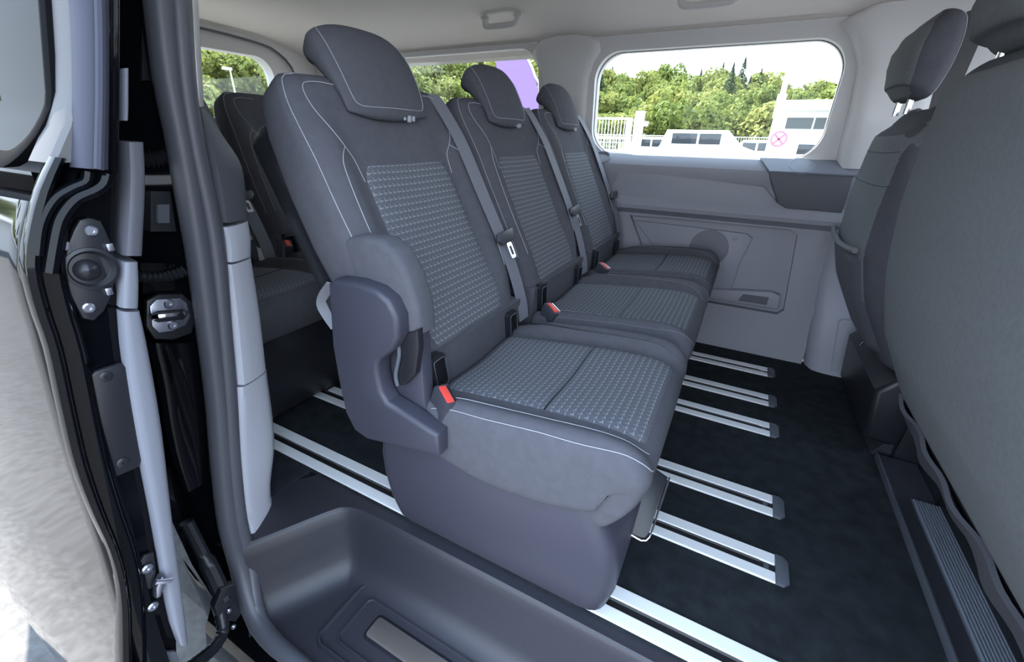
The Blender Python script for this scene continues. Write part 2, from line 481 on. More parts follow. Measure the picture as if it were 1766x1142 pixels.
# ---- ceiling
set_org((0, 0, 0))
cprof = [(2.02, 1.165), (2.0, 1.185), (1.965, 1.215), (1.90, 1.25), (1.80, 1.280), (1.65, 1.302), (1.45, 1.315), (1.185, 1.322), (.92, 1.315), (.72, 1.302), (.57, 1.28), (.47, 1.25), (.41, 1.215), (.38, 1.18)]
cin = cr(cprof, 40)
rings = []
for x in np.concatenate([[-2.42, -2.38, -2.30, -2.2], np.linspace(-2.0, 1.2, 17)]):
    dz = -0.055*max(0, (-2.12-x)/.3)**2
    rings.append([(x, y, z+dz) for y, z in cin] + [(x, 1.185+(y-1.185)*1.05, z+.05+dz) for y, z in cin[::-1]])
tag(MB().loft(rings).make('ceiling', M_HEAD, None, True, 50), 'pale beige grey fabric headliner', None, kind='structure')
# outer roof skin
rings = []
for x in np.linspace(-2.47, 1.25, 10):
    rings.append([(x, 1.185+(y-1.185)*1.09, z+.055) for y, z in cin] + [(x, 1.185+(y-1.185)*1.1, z+.075) for y, z in cin[::-1]])
tag(MB().loft(rings).make('roof', M_PAINT, None, True, 50), 'black painted van roof skin', None, kind='structure')

# ---- far side wall (upper, with windows)
def wall_slab(name, x0, x1, prof_in, prof_out, m, nx=12):
    rings = []
    for x in np.linspace(x0, x1, nx):
        rings.append([(x, y, z) for y, z in prof_in] + [(x, y, z) for y, z in prof_out])
    return MB().loft(rings).make(name, m, None, True, 40)
YW = 2.0
pin = [(2.005, .74), (2.005, .80), (1.998, .9), (1.988, 1.0), (1.975, 1.1), (1.962, 1.17), (1.945, 1.215)]
pout = [(2.03, 1.24), (2.05, 1.15), (2.06, 1.0), (2.07, .9), (2.075, .74)]
wl_ = wall_slab('wall_left', -2.40, 0.60, pin, pout, M_PILLAR)
def win_cut(x0, x1, z0, z1, r, ya, yb, skew=0.0):
    cx, cz = (x0+x1)/2, (z0+z1)/2
    o = rrect(cx, cz, x1-x0, z1-z0, r, 10)
    return [(p[0] + skew*(p[1]-cz), ya, p[1]) for p in o], (0, yb-ya, 0)
W1 = (-.665, .205, .783, 1.166); W2 = (-2.12, -.925, .79, 1.196)
cut = []
for w, rr in ((W1, .105), (W2, .085)):
    p, v = win_cut(*w, rr, 1.85, 2.2)
    cut.append(MB().prism(p, v).make('cutter', M_PILLAR))
boolean_cut(wl_, cut)
tag(wl_, 'pale grey upper side wall trim around the windows', None, kind='structure')
for k, w in enumerate((W1, W2)):
    r = empty('window_%d' % (k+1), ((w[0]+w[1])/2, 2.04, w[2])); tag(r, None, None, kind='structure')
    ysl = lambda z: 2.035 - .03*(z-.8)/.4
    o1 = rrect((w[0]+w[1])/2, (w[2]+w[3])/2, w[1]-w[0]+.03, w[3]-w[2]+.03, (.115, .095)[k], 10)
    o2 = rrect((w[0]+w[1])/2, (w[2]+w[3])/2, w[1]-w[0]-.004, w[3]-w[2]-.004, (.105, .085)[k], 10)
    build('pane', [(x, ysl(z), z) for x, z in o1], [tuple(range(len(o1)))], M_GLASS, r, False)
    MB().loft([[(x, ysl(z)-.006, z) for x, z in o1], [(x, ysl(z)-.006, z) for x, z in o2], [(x, ysl(z)+.004, z) for x, z in o2], [(x, ysl(z)+.004, z) for x, z in o1]], True, False).make('window_frame', M_RUBBER, r, True, 30)
set_org((0, 0, 0))
# pillar trims
def trim_panel(name, outline, ax, val, vec, bev, m, label):
    poly = [pt(px, py, ax, val) for px, py in outline]
    o = MB().prism(poly, vec, bev, 3).make(name, m, None, True, 50)
    return tag(o, label, None, kind='structure')
def yprof(z): return float(np.interp(z, [p[1] for p in pin], [p[0] for p in pin]))
def curved_panel(name, xl, xr, zs, lift, m, label):
    """panel lying over the upper wall between x-left(z) and x-right(z)"""
    rings = []
    for i, z in enumerate(zs):
        a, c = xl[i], xr[i]; ring = []
        for t in np.linspace(0, 1, 13):
            e = (1-abs(2*t-1)**6)**.5
            ring.append((a+(c-a)*t, yprof(z)+.006-lift*e, z))
        for t in (1, .5, 0): ring.append((a+(c-a)*t, yprof(z)+.012, z))
        rings.append(ring)
    return tag(MB().loft(rings).make(name, m, None, True, 50), label, None, kind='structure')
zs = np.array([.775, .82, .9, 1.0, 1.08, 1.13, 1.17, 1.20, 1.218, 1.226])
curved_panel('trim_1', [-.90, -.905, -.905, -.905, -.91, -.93, -.96, -.95, -.915, -.86], [-.69, -.69, -.69, -.69, -.685, -.665, -.635, -.64, -.675, -.73], zs, .022, M_PILLAR, 'pale grey trim panel on the pillar between two side windows')
# ledge and lower wall panel
lprof = [(2.02, .790), (1.992, .786), (1.950, .758), (1.938, .748), (1.935, .735), (1.944, .70), (1.952, .68), (1.950, .645), (1.936, .615), (1.925, .60), (1.920, .588), (1.924, .572), (1.945, .560), (1.962, .548), (1.966, .50), (1.968, .30), (1.965, .10), (1.955, .03), (1.95, -.01)]
def lower_wall():
    rings = []
    for x in np.linspace(-2.38, 0.36, 24):
        rings.append([(x, y, z) for y, z in lprof] + [(x, 2.06, -.01), (x, 2.06, .790)])
    return MB().loft(rings).make('wall_left', M_PANEL, None, True, 40)
lw = lower_wall()
# recessed pocket, a real cut into the panel
pk = [pt(*p, 1, 1.95) for p in ((1085, 372), (1150, 376), (1366, 397), (1376, 408), (1352, 538), (1340, 545), (1210, 522), (1120, 470))]
pk = [np.array([p[0], 1.90, p[2]]) for p in pk]
c1 = MB().prism(pk, (0, .098, 0)).make('cutter', M_PANEL)
boolean_cut(lw, [c1])
tag(lw, 'grey moulded side panel below the window with a recessed pocket', None, kind='structure')
def yp(v, y): return np.array([v[0], y, v[2]])
# inner panel standing in the pocket, small lower tray, speaker boss, button
inn = [pt(*p, 1, 1.975) for p in ((1092, 380), (1288, 404), (1298, 412), (1276, 455), (1255, 520), (1200, 520))]
d1 = empty('door_pocket_panel', (0, 1.97, .4)); tag(d1, 'flat grey panel with speaker disc inside the side pocket', 'panel')
MB().prism([yp(p, 1.998) for p in inn], (0, -.014, 0), .005).make('panel_face', M_PANEL, d1)
sc_ = pt(1222, 428, 1, 1.985)
MB().lathe((sc_[0], 1.986, sc_[2]), (0, -1, 0), [(.078, 0), (.078, .004), (.072, .006), (.03, .0065)], 32).make('speaker_disc', mat('speaker_grey_plastic', (112, 112, 121), .6), d1)
bc = pt(1268, 411, 1, 1.985)
MB().lathe((bc[0], 1.985, bc[2]), (0, -1, 0), [(.010, 0), (.010, .003), (.006, .004)], 16).make('screw_cap', M_PANEL, d1)
set_org((0, 0, 0))
tr = empty('pocket_tray', (.1, 1.97, .22)); tag(tr, 'small bottle tray at the bottom of the side pocket', 'tray')
t0 = [pt(*p, 1, 1.95) for p in ((1218, 516), (1342, 536), (1346, 512), (1330, 506), (1222, 500))]
MB().prism([yp(p, 1.997) for p in t0], (0, -.035, 0), .006).make('tray_body', M_PANEL, tr)
t1 = [pt(*p, 1, 1.955) for p in ((1272, 519), (1322, 527), (1326, 514), (1282, 508))]
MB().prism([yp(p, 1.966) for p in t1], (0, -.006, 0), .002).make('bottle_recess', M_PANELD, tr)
set_org((0, 0, 0))
# upper raised field on the panel, dark end block, cup holders
up = empty('armrest_field', (-.2, 1.95, .65)); tag(up, 'smooth raised armrest field along the side panel under the window', 'armrest')
q = [pt(*p, 1, 1.945) for p in ((1046, 335), (1068, 296), (1130, 299), (1318, 321), (1352, 362), (1344, 376), (1040, 345))]
MB().prism([yp(p, 1.965) for p in q], (0, -.026, 0), .008).make('field', M_PANEL, up)
set_org((0, 0, 0))
eb = empty('end_block', (.25, 1.95, .68)); tag(eb, 'dark grey end block of the side panel beside the driver seat', 'trim block')
q = [pt(*p, 1, 1.935) for p in ((1322, 292), (1340, 350), (1356, 360), (1452, 368), (1474, 300))]
MB().prism([yp(p, 1.99) for p in q], (0, -.058, 0), .008).make('block', M_PANELD, eb)
q = [(0.06, 1.928, .745), (.355, 1.928, .745), (.345, 1.992, .787), (0.02, 1.992, .787)]
MB().prism(q, (0, -.002, .005), .002).make('top_shelf', M_LEDGE, eb)
set_org((0, 0, 0))
for cx, lb in ((-.60, 'round cup recess in the ledge near the far seat belt'), (.16, 'round cup recess in the ledge near the driver seat')):
    c = empty('cup_holder', (cx, 1.966, .766)); tag(c, lb, 'cup holder', 'cup recesses in the window ledge')
    MB().lathe((cx, 1.966, .764), (0, -.55, .83), [(.044, 0), (.044, .010), (.040, .011), (.036, .009), (.034, .002), (.0, .002)], 28).make('rim', M_LEDGE, c)
    MB().lathe((cx, 1.966, .766), (0, -.55, .83), [(.033, 0), (.033, .0012), (.0, .0012)], 28).make('cup_base', M_PANELD, c)
set_org((0, 0, 0))
# B pillar trim on the far side, its foot cover, front door
pb = [(.255, .60), (.245, .80), (.235, .95), (.23, 1.08), (.19, 1.155), (.17, 1.19)]
def b_pillar(rows, name, m, label):
    rings = []
    for z, xl, xr, yy in rows:
        ring = []
        for t in np.linspace(0, 1, 15):
            e = (1-abs(2*t-1)**5)**.5
            ring.append((xl+(xr-xl)*t, yy+.055-.055*e, z))
        ring += [(xr, 2.06, z), (xl, 2.06, z)]
        rings.append(ring)
    tag(MB().loft(rings).make(name, m, None, True, 50), label, None, kind='structure')
b_pillar(((-.02, .375, .66, 1.90), (.10, .355, .64, 1.905), (.19, .345, .62, 1.91), (.22, .338, .61, 1.93), (.35, .318, .56, 1.935), (.55, .305, .54, 1.935), (.765, .29, .51, 1.935)), 'trim_2', M_PANELL, 'grey lower pillar trim with a boxed foot behind the driver seat')
b_pillar(((.768, .265, .50, 1.94), (.80, .26, .50, 1.94), (.95, .25, .47, 1.94), (1.08, .23, .455, 1.935), (1.15, .19, .45, 1.925), (1.20, .14, .47, 1.915), (1.235, .20, .55, 1.90)), 'trim_4', M_PILLAR, 'pale grey upper pillar trim between the large window and the front door')
fc = [pt(*p, 1, 1.90) for p in ((1446, 556), (1452, 552), (1518, 560), (1514, 640), (1500, 650), (1432, 640))]
o = MB().prism([yp(p, 1.908) for p in fc], (0, -.008, 0), .003).make('foot_cover', M_PANELL); tag(o, 'pale hatch cover on the foot of the far pillar', 'cover')
# front door on the far side: panel with window
fd = wall_slab('door_1', .45, 1.42, [(1.99, -.02), (1.97, .3), (1.96, .7), (1.97, .8), (1.96, 1.0), (1.93, 1.24)], [(2.0, 1.25), (2.04, .9), (2.06, .7), (2.06, -.02)], M_BLACKP)
p, v = win_cut(.51, 1.30, .82, 1.19, .05, 1.8, 2.2)
boolean_cut(fd, [MB().prism(p, v).make('cutter', M_PANEL)])
tag(fd, 'dark front door of the driver side', None, kind='structure')
set_org((0, 0, 0))
r = empty('window_3', (.95, 2.02, .8)); tag(r, kind='structure')
o1 = rrect(.905, 1.005, .83, .41, .055, 8)
build('pane', [(x, 2.03-.05*(z-.8)/.4, z) for x, z in o1], [tuple(range(len(o1)))], M_GLASS, r, False)
set_org((0, 0, 0))

# ---- tailgate wall with window
pts = [(YW, -.02), (2.03, .5), (2.03, .9), (2.0, 1.12), (1.95, 1.22), (1.80, 1.275), (1.185, 1.31), (.57, 1.275), (.42, 1.22), (.37, 1.12), (.34, .9), (.34, .5), (.37, -.02)]
wr = MB().prism([(-2.34, y, z) for y, z in pts], (-.07, 0, 0)).make('wall_rear', M_PILLAR)
o = rrect(1.2, .97, .99, .44, .09, 10)
boolean_cut(wr, [MB().prism([(-2.2, y, z) for y, z in o], (-.4, 0, 0)).make('cutter', M_PILLAR)])
tag(wr, 'pale grey tailgate trim around the rear window', None, kind='structure')
r = empty('window_4', (-2.40, 1.2, .75)); tag(r, kind='structure')
o1 = rrect(1.2, .97, 1.02, .47, .1, 10)
build('pane', [(-2.395, y, z) for y, z in o1], [tuple(range(len(o1)))], M_GLASS, r, False)
set_org((0, 0, 0))
tp = cr([(-2.325, .60, 1.235), (-2.325, 1.2, 1.262), (-2.322, 1.62, 1.245), (-2.32, 1.74, 1.21), (-2.318, 1.80, 1.14), (-2.318, 1.82, 1.0), (-2.318, 1.82, .8)], 40)
tag(MB().tube(tp, .006, 8).make('trim_3', M_RUBBER), 'dark seam around the tailgate trim', None, kind='structure')
# ---- near side wall behind the sliding door opening
nw = wall_slab('wall_right', -2.40, -.93, [(.40, -.05), (.40, .5), (.385, .8), (.40, 1.0), (.43, 1.22)], [(.39, 1.24), (.30, 1.0), (.25, .8), (.23, .5), (.235, -.05), (.26, -.38), (.36, -.38)], M_PAINT)
p, v = win_cut(-2.1, -1.12, .84, 1.15, .06, .1, .7)
boolean_cut(nw, [MB().prism(p, v).make('cutter', M_PANEL)])
tag(nw, 'black painted rear body side beside the open door', None, kind='structure')
r = empty('window_5', (-1.6, .3, .84)); tag(r, kind='structure')
o1 = rrect(-1.61, .995, 1.02, .35, .07, 8)
build('pane', [(x, .33+.13*(z-.84)/.31*.5, z) for x, z in o1], [tuple(range(len(o1)))], M_PRIV, r, False)
set_org((0, 0, 0))
# firewall far in front
tag(MB().box((1.42, .28, -.05), (1.5, 2.0, .72)).make('wall_front', M_BLACKP, None, False), 'dark front bulkhead ahead of the front seats', None, kind='structure')
# under-body sill along the door opening
rings = []
for x in (-.95, -.6, -.2, .3, .9, 1.4):
    rings.append([(x, .262, -.196), (x, .250, -.20), (x, .235, -.235), (x, .215, -.27), (x, .20, -.34), (x, .21, -.42), (x, .28, -.44), (x, .5, -.44), (x, .5, -.22)])
tag(MB().loft(rings).make('door_sill', M_PAINT, None, True, 40), 'black painted sill under the side door opening', None, kind='structure')

# ================================================================== REAR DOOR PILLAR (near side)
def curve_px(pts, ax, val, n=30): return cr([pt(x, y, ax, val) for x, y in pts], n)
def strip_panel(name, L, R, bulge, back, m, parent, nb=9):
    """solid panel between two edge curves, bulging along 'bulge', closed behind along 'back'"""
    bulge = np.array(bulge, float); back = np.array(back, float); rings = []
    for l, r in zip(L, R):
        ring = []
        for t in np.linspace(0, 1, nb):
            e = math.sqrt(max(0, 1-abs(2*t-1)**3))
            ring.append(l+(r-l)*t+bulge*e)
        ring += [r+back, l+back]
        rings.append(ring)
    return MB().loft(rings).make(name, m, parent, True, 45)
XS = -.84
# rubber door seal round the opening: down the pillar, then along the sill
so = [(252, -60), (257, 0), (275, 130), (300, 250), (330, 450), (352, 600), (366, 700), (374, 800), (385, 900), (404, 975)]
si = [(322, -60), (329, 0), (337, 150), (352, 260), (384, 390), (398, 560), (405, 680), (412, 800), (424, 900), (440, 960)]
def seal_path(f):
    pts = [pt(a[0]*(1-f)+b_[0]*f, a[1]*(1-f)+b_[1]*f, 0, XS) for a, b_ in zip(so, si)]
    pts += [np.array([-.79, .262+.01*f, -.160]), np.array([-.72, .250+.012*f, -.185]), np.array([-.60, .250+.012*f, -.19]), np.array([-.2, .250+.012*f, -.19]), np.array([.55, .250+.012*f, -.19])]
    return cr(pts, 70)
sr = empty('door_seal', (XS, .35, 0)); tag(sr, 'dark rubber seal running down the pillar and round the step', 'seal')
pa = seal_path(.27); pb_ = seal_path(.66); pc = seal_path(.9)
ra = [.0185]*70
def taper(r0, r1): return list(np.interp(np.arange(70), [0, 34, 46, 69], [r0, r0, r1, r1]))
MB().tube(pa + np.array([-.004, 0, 0]), taper(.021, .010), 12).make('outer_bulb', M_RUBBER, sr)
MB().tube(pb_ + np.array([.003, 0, 0]), taper(.0165, .007), 12).make('inner_bulb', M_RUBBER, sr)
MB().tube(pc + np.array([-.006, 0, 0]), taper(.010, .0015), 10).make('lip', M_RUBBER, sr)
set_org((0, 0, 0))
# inner trim panels on the pillar
ti = empty('pillar_trim', (-.88, .45, 0)); tag(ti, 'stepped light grey trim on the pillar behind the open door', 'trim')
def pair(rows, n=14):
    L = cr([pt(a, y1, 0, XS-.005) for a, y1, c, y2 in rows], n); R = cr([pt(c, y2, 0, -.90) for a, y1, c, y2 in rows], n)
    return L, R
L, R = pair([(318, -70, 330, -70), (324, 0, 338, 0), (331, 90, 343, 90), (338, 185, 348, 183)])
strip_panel('upper_cover', L, R, (.012, 0, 0), (-.2, .01, 0), M_PILLAR, ti)
L, R = pair([(338, 187, 349, 185), (348, 235, 383, 235), (362, 290, 417, 288), (380, 384, 426, 374)])
strip_panel('belt_guide_cover', L, R, (.022, -.004, 0), (-.2, .01, 0), M_PANELD, ti)
L, R = pair([(378, 392, 427, 378), (386, 420, 431, 410), (388, 452, 431, 437)])
strip_panel('middle_cover', L, R, (.022, -.004, 0), (-.2, .01, 0), M_TRIM, ti)
L, R = pair([(388, 456, 432, 441), (400, 560, 448, 545), (410, 664, 458, 632)])
strip_panel('lower_cover', L, R, (.020, -.004, 0), (-.2, .01, 0), M_TRIM, ti)
L, R = pair([(409, 668, 459, 636), (405, 760, 473, 755), (412, 850, 466, 845), (424, 905, 476, 884), (440, 938, 462, 912)])
strip_panel('foot_cover', L, R, (.016, -.004, 0), (-.2, .01, 0), M_TRIM, ti)
set_org((0, 0, 0))
# black painted jamb between the seal and the door
jb = empty('door_jamb', (-.9, .3, 0)); tag(jb, 'glossy black painted body jamb with a door striker', 'body panel')
Lp = cr([(-1.02, .34, 1.12), (-1.0, .31, .95), (-.99, .275, .75), (-.985, .262, .55), (-.985, .245, .3), (-.985, .235, 0), (-.985, .235, -.3)], 26)
Rp = cr([tuple(pt(x+18, y, 0, XS-.012)) for x, y in so[:9]] + [(-.852, .285, -.16), (-.855, .275, -.32)], 26)
strip_panel('jamb_panel', Lp, Rp, (.004, -.004, 0), (-.08, .02, 0), M_PAINT, jb, 15)
# raised reinforcement on the jamb
Lp2 = cr([pt(x, y, 0, -.868) for x, y in ((254, 590), (272, 660), (285, 740), (300, 800), (318, 850))], 16)
Rp2 = cr([pt(x, y, 0, -.862) for x, y in ((336, 590), (345, 640), (352, 700), (356, 770), (354, 830))], 16)
strip_panel('jamb_rib', Lp2, Rp2, (.006, -.003, 0), (-.03, .03, 0), M_PAINT, jb)
def jam_box(name, px0, py0, px1, py1, x, dep, m, bev=.004):
    a = pt(px0, py0, 0, x); c = pt(px1, py1, 0, x); e = pt(px1, py0, 0, x); f = pt(px0, py1, 0, x)
    return MB().prism([a, e, c, f], (dep, 0, 0), bev).make(name, m, jb)
jam_box('jamb_box', 244, 328, 292, 396, -.90, .03, M_BLACKP)
jam_box('jamb_box', 268, 352, 288, 384, -.868, .008, M_RUBBER, .002)
jam_box('jamb_plate', 236, 452, 312, 476, -.885, .012, M_PAINT, .003)
jam_box('jamb_plate', 240, 482, 322, 505, -.885, .012, M_PAINT, .003)
# upper dark backing
jam_box('jamb_cover', 228, -60, 262, 140, -.90, .03, M_BLACKP)
# ribbed cable boot
def boot(name, p0, p1, r, n, parent, m):
    pts = []; rs = []
    p0 = np.array(p0); p1 = np.array(p1)
    for i in range(n*4+1):
        t = i/(n*4); pts.append(p0+(p1-p0)*t + np.array([0, 0, -.006*math.sin(t*PI)])); rs.append(r*(1+.16*math.cos(2*PI*t*n)))
    return MB().tube(pts, rs, 14).make(name, m, parent)
boot('cable_boot', pt(238, 272, 0, -.875), pt(298, 262, 0, -.862), .012, 9, jb, M_BLACKP)
boot('cable_boot', pt(238, 478, 0, -.868), pt(318, 468, 0, -.862), .009, 9, jb, M_BLACKP)
# striker: plastic surround, plate, bar, two screws
set_org((0, 0, 0))
st = empty('door_striker', tuple(pt(289, 545, 0, -.86))); tag(st, 'silver door striker plate with a bar on the black jamb', 'striker')
def quad_px(pts, x): return [pt(a, c, 0, x) for a, c in pts]
MB().prism(quad_px(((248, 516), (268, 505), (310, 504), (328, 520), (332, 552), (326, 572), (296, 583), (262, 582), (247, 560)), -.868), (.014, -.002, 0), .004).make('surround', M_BLACKP, st)
MB().prism(quad_px(((256, 528), (268, 516), (308, 513), (320, 522), (326, 545), (318, 560), (296, 570), (272, 573), (260, 562)), -.855), (.005, 0, 0), .0015).make('plate', M_STEEL, st)
MB().prism(quad_px(((260, 541), (272, 536), (318, 533), (322, 543), (316, 551), (272, 556), (262, 552)), -.8505), (.002, 0, 0), .0008).make('bar_recess', M_BLACKP, st)
bar = [pt(264, 548, 0, -.851), pt(268, 546, 0, -.832), pt(278, 545, 0, -.822), pt(308, 541, 0, -.822), pt(316, 540, 0, -.832), pt(319, 539, 0, -.851)]
MB().tube(cr(bar, 20), .0052, 10).make('bar', M_CHROME, st)
for px_, py_ in ((291, 524), (298, 561)):
    c = pt(px_, py_, 0, -.850)
    s_ = MB().lathe(c, (1, 0, 0), [(.0085, 0), (.0085, .001), (.0065, .003), (.003, .003), (.003, .001), (0, .001)], 18).make('screw', M_STEEL, st)
set_org((0, 0, 0))

# ================================================================== SLIDING DOOR (slid open, outside the body)
XD = -.58
dr = empty('door_2', (XD-.5, .12, -.3)); tag(dr, 'open black sliding side door seen at its front edge', None, kind='structure')
skin_prof = [(.30, 1.24), (.265, 1.1), (.232, .97), (.203, .87), (.172, .822), (.158, .80), (.142, .775), (.122, .73), (.112, .66), (.094, .53), (.078, .38), (.058, .22), (.040, 0), (.028, -.15), (.022, -.30)]
skin = cr(skin_prof, 50)
# painted skin below the glass
low = [p for p in skin if p[1] < .805]
rings = []
for x in np.concatenate([[XD-.003, XD-.006, XD-.012], np.linspace(XD-.03, -1.72, 14)]):
    bow = -.010*math.sin(PI*(XD-x)/1.15) if x < XD else 0
    e = .006 if x > XD-.004 else (.0015 if x > XD-.008 else 0)
    rings.append([(x, y+bow+e, z) for y, z in low] + [(x, y+bow+.03, z) for y, z in low[::-1]])
MB().loft(rings).make('outer_skin', M_PAINT, dr, True, 50)
# lower rocker strip of the door
MB().box((-1.72, .028, -.36), (XD, .06, -.30), .006).make('rocker_strip', M_BLACKP, dr)
# window glass, black border, satin applique along the front edge
hi = [p for p in skin if p[1] >= .80]
def skin_y(z): return float(np.interp(z, skin[::-1, 1], skin[::-1, 0]))
gz0 = .825
out_g = rrect(-1.15, 1.02, 1.03, 2*(1.02-gz0), .055, 8)
gv = []; gf = []
zz_ = sorted(set(round(z, 5) for x, z in out_g)); zz_ = sorted(set(zz_) | set(np.linspace(zz_[8], zz_[-9], 16)))
for z in zz_:
    dzc = max(0, abs(z-1.02)-(1.02-gz0-.055)); ins = .055-math.sqrt(max(0, .055**2-dzc**2))
    gv += [(-1.665+ins, skin_y(z)-.001, z), (-.635-ins, skin_y(z)-.001, z)]
gf = [(2*i, 2*i+1, 2*i+3, 2*i+2) for i in range(len(zz_)-1)]
build('pane', gv, gf, M_PRIV, dr, True, 80)
rings = []
for w, off in ((.0, -.002), (.010, -.004), (.016, -.002), (.016, .01)):
    o = rrect(-1.15, 1.02, 1.03+2*w, 2*(1.02-gz0)+2*w, .055+w, 8)
    rings.append([(x, skin_y(z)+off, z) for x, z in o])
MB().loft(rings, True, False).make('glass_border', mat('black_glass_seal', (18, 18, 20), .9, spec=.05), dr, True, 50)
# backing behind privacy glass (door inner trim)
MB().prism([(-.67, .20, .80), (-.67, .335, 1.24), (-1.72, .335, 1.24), (-1.72, .20, .80)], (0, .012, 0)).make('inner_trim', M_PANELD, dr)
rings = []
for z in np.linspace(.818, 1.22, 14):
    y = skin_y(z)
    rings.append([(XD+.002, y+.004, z), (XD-.004, y, z), (-.632, y+.001, z), (-.632, y+.012, z), (XD+.002, y+.016, z)])
MB().loft(rings).make('applique', M_SATIN, dr, True, 50)
# front edge face: rubber column on top, painted flange below
def edge(pts, n=40, x=XD): return cr([pt(a, c, 0, x) for a, c in pts], n)
eo = edge([(88, 270), (60, 330), (42, 400), (36, 460), (52, 530), (76, 600), (98, 700), (122, 800), (152, 880), (186, 955), (203, 1030), (206, 1142), (206, 1200)])
ei = edge([(215, 288), (213, 330), (210, 400), (206, 460), (222, 540), (240, 620), (262, 740), (285, 860), (303, 960), (312, 1050), (316, 1142), (318, 1200)])
rings = []
for a, c in zip(eo, ei):
    w = c-a; ring = []
    for t, dx in ((0, -.004), (.03, .004), (.10, .006), (.17, .003), (.21, -.006), (.27, -.016), (.33, -.006), (.37, .000), (.43, -.004), (.48, -.014), (.7, -.016), (1.0, -.018)):
        ring.append(a + w*t + np.array([dx, 0, 0]))
    ring += [c + np.array([-.10, .005, 0]), a + np.array([-.10, .03, 0])]
    rings.append(ring)
MB().loft(rings).make('front_edge', M_PAINT, dr, True, 45)
# upper edge: rubber covered column and painted flange beside it
c0 = edge([(100, -80), (118, 0), (124, 150), (120, 288)], 20); c1 = edge([(178, -80), (181, 0), (181, 150), (180, 292)], 20)
strip_panel('rubber_column', c0, c1, (.022, 0, 0), (-.06, .02, 0), mat('blue_grey_rubber', (60, 61, 72), .65, spec=.2), dr, 13)
MB().tube([a*.5+c*.5+np.array([.024, 0, 0]) for a, c in zip(c0, c1)], .004, 8).make('column_ridge', mat('blue_grey_rubber', (60, 61, 72), .65, spec=.2), dr)
c2 = edge([(218, -80), (217, 0), (216, 150), (214, 300)], 20)
strip_panel('upper_flange', c1 + np.array([-.006, 0, 0]), c2 + np.array([-.012, 0, 0]), (.003, 0, 0), (-.08, .02, 0), M_PAINT, dr)
# swaged shoulder where the column ends
sh = edge([(182, 300), (176, 318), (160, 330), (128, 345), (104, 375), (94, 410), (84, 470)], 24)
MB().tube(sh + np.array([.002, 0, 0]), .0065, 8).make('shoulder_swage', M_PAINT, dr)
sh2 = edge([(150, 296), (146, 314), (120, 326), (92, 345), (70, 385), (62, 440)], 24)
MB().tube(sh2 + np.array([.002, 0, 0]), .005, 8).make('shoulder_swage', M_PAINT, dr)
# light trim strip on the inner face of the door
def lstrip(name, rows, m, x=-.588):
    L = cr([pt(a, y, 0, x) for a, c, y in rows], 14); R = cr([pt(c, y, 0, x-.006) for a, c, y in rows], 14)
    return strip_panel(name, L, R, (.008, 0, 0), (-.06, .01, 0), m, dr)
lstrip('inner_panel_edge', [(214, 246, 245), (216, 249, 320), (210, 244, 440)], M_PANELD)
lstrip('inner_panel_edge', [(208, 236, 451), (206, 238, 490), (205, 237, 530)], M_TRIMD)
lstrip('inner_panel_edge', [(205, 240, 536), (212, 258, 620), (232, 279, 745), (262, 297, 900), (290, 318, 1060), (306, 322, 1110)], M_TRIMD)
lstrip('inner_panel_edge', [(210, 217, 118), (210, 217, 180), (210, 216, 208)], M_TRIMD)
# bump stop socket, cover plate, screws, guide pin
def face(pts, x=XD-.014): return [pt(a, c, 0, x) for a, c in pts]
bs = MB().prism(face(((132, 378), (150, 374), (170, 380), (180, 400), (192, 430), (196, 470), (190, 505), (176, 535), (158, 552), (138, 548), (124, 522), (108, 492), (106, 450), (112, 420), (122, 395))), (.007, 0, 0), .003).make('bump_stop_plate', M_BLACKP, dr)
cc = pt(157, 463, 0, XD-.008)
MB().lathe(cc, (1, -.1, 0), [(.022, 0), (.022, .004), (.019, .005), (.016, .001), (.012, -.002), (0, -.003)], 28).make('bump_stop_cup', M_BLACKP, bs)
MB().lathe(pt(148, 465, 0, XD-.008), (1, -.1, .1), [(.012, 0), (.008, .007), (.003, .011), (0, .012)], 20).make('bump_stop_cone', M_BLACKP, bs)
for a, c in ((112, 424), (188, 426), (110, 505), (186, 502)):
    q = pt(a, c, 0, XD-.008)
    MB().box(q-np.array([.003, .003, .004]), q+np.array([.004, .003, .004]), .001).make('clip', M_STEEL, bs)
for a, c in ((157, 398), (152, 531)):
    MB().lathe(pt(a, c, 0, XD-.008), (1, 0, 0), [(.0055, 0), (.0055, .002), (.004, .0035), (.002, .0035), (.002, .002), (0, .002)], 14).make('screw', M_STEEL, bs)
cp = MB().prism(face(((150, 646), (158, 638), (203, 624), (213, 630), (222, 690), (240, 790), (236, 802), (190, 822), (180, 815), (165, 735))), (.008, 0, 0), .003).make('cover_plate', M_BLACKP, dr)
for a, c in ((182, 649), (211, 797)):
    MB().lathe(pt(a, c, 0, XD-.007), (1, 0, 0), [(.0062, 0), (.0062, .002), (.0045, .003), (.002, .003), (.002, .0015), (0, .0015)], 14).make('screw', M_BLACKP, cp)
gp = MB().prism(face(((232, 972), (245, 955), (262, 950), (266, 985), (262, 1010), (250, 1015), (240, 1000))), (.006, 0, 0), .002).make('guide_bracket', M_BLACKP, dr)
MB().prism(face(((262, 1008), (272, 988), (278, 992), (276, 1004), (270, 1022), (262, 1026)), XD-.006), (.012, 0, 0), .002).make('pin_base', M_STEEL, gp)
MB().tube(cr([pt(268, 1004, 0, XD+.004), pt(282, 1003, 0, XD+.006), pt(296, 1001, 0, XD+.007)], 8), .0032, 10).make('guide_pin', M_STEEL, gp)
for a, c in ((252, 980), (262, 1045)):
    MB().lathe(pt(a, c, 0, XD-.006), (1, 0, 0), [(.0062, 0), (.0062, .003), (.0045, .005), (.002, .005), (.002, .003), (0, .003)], 14).make('screw', M_STEEL, gp)
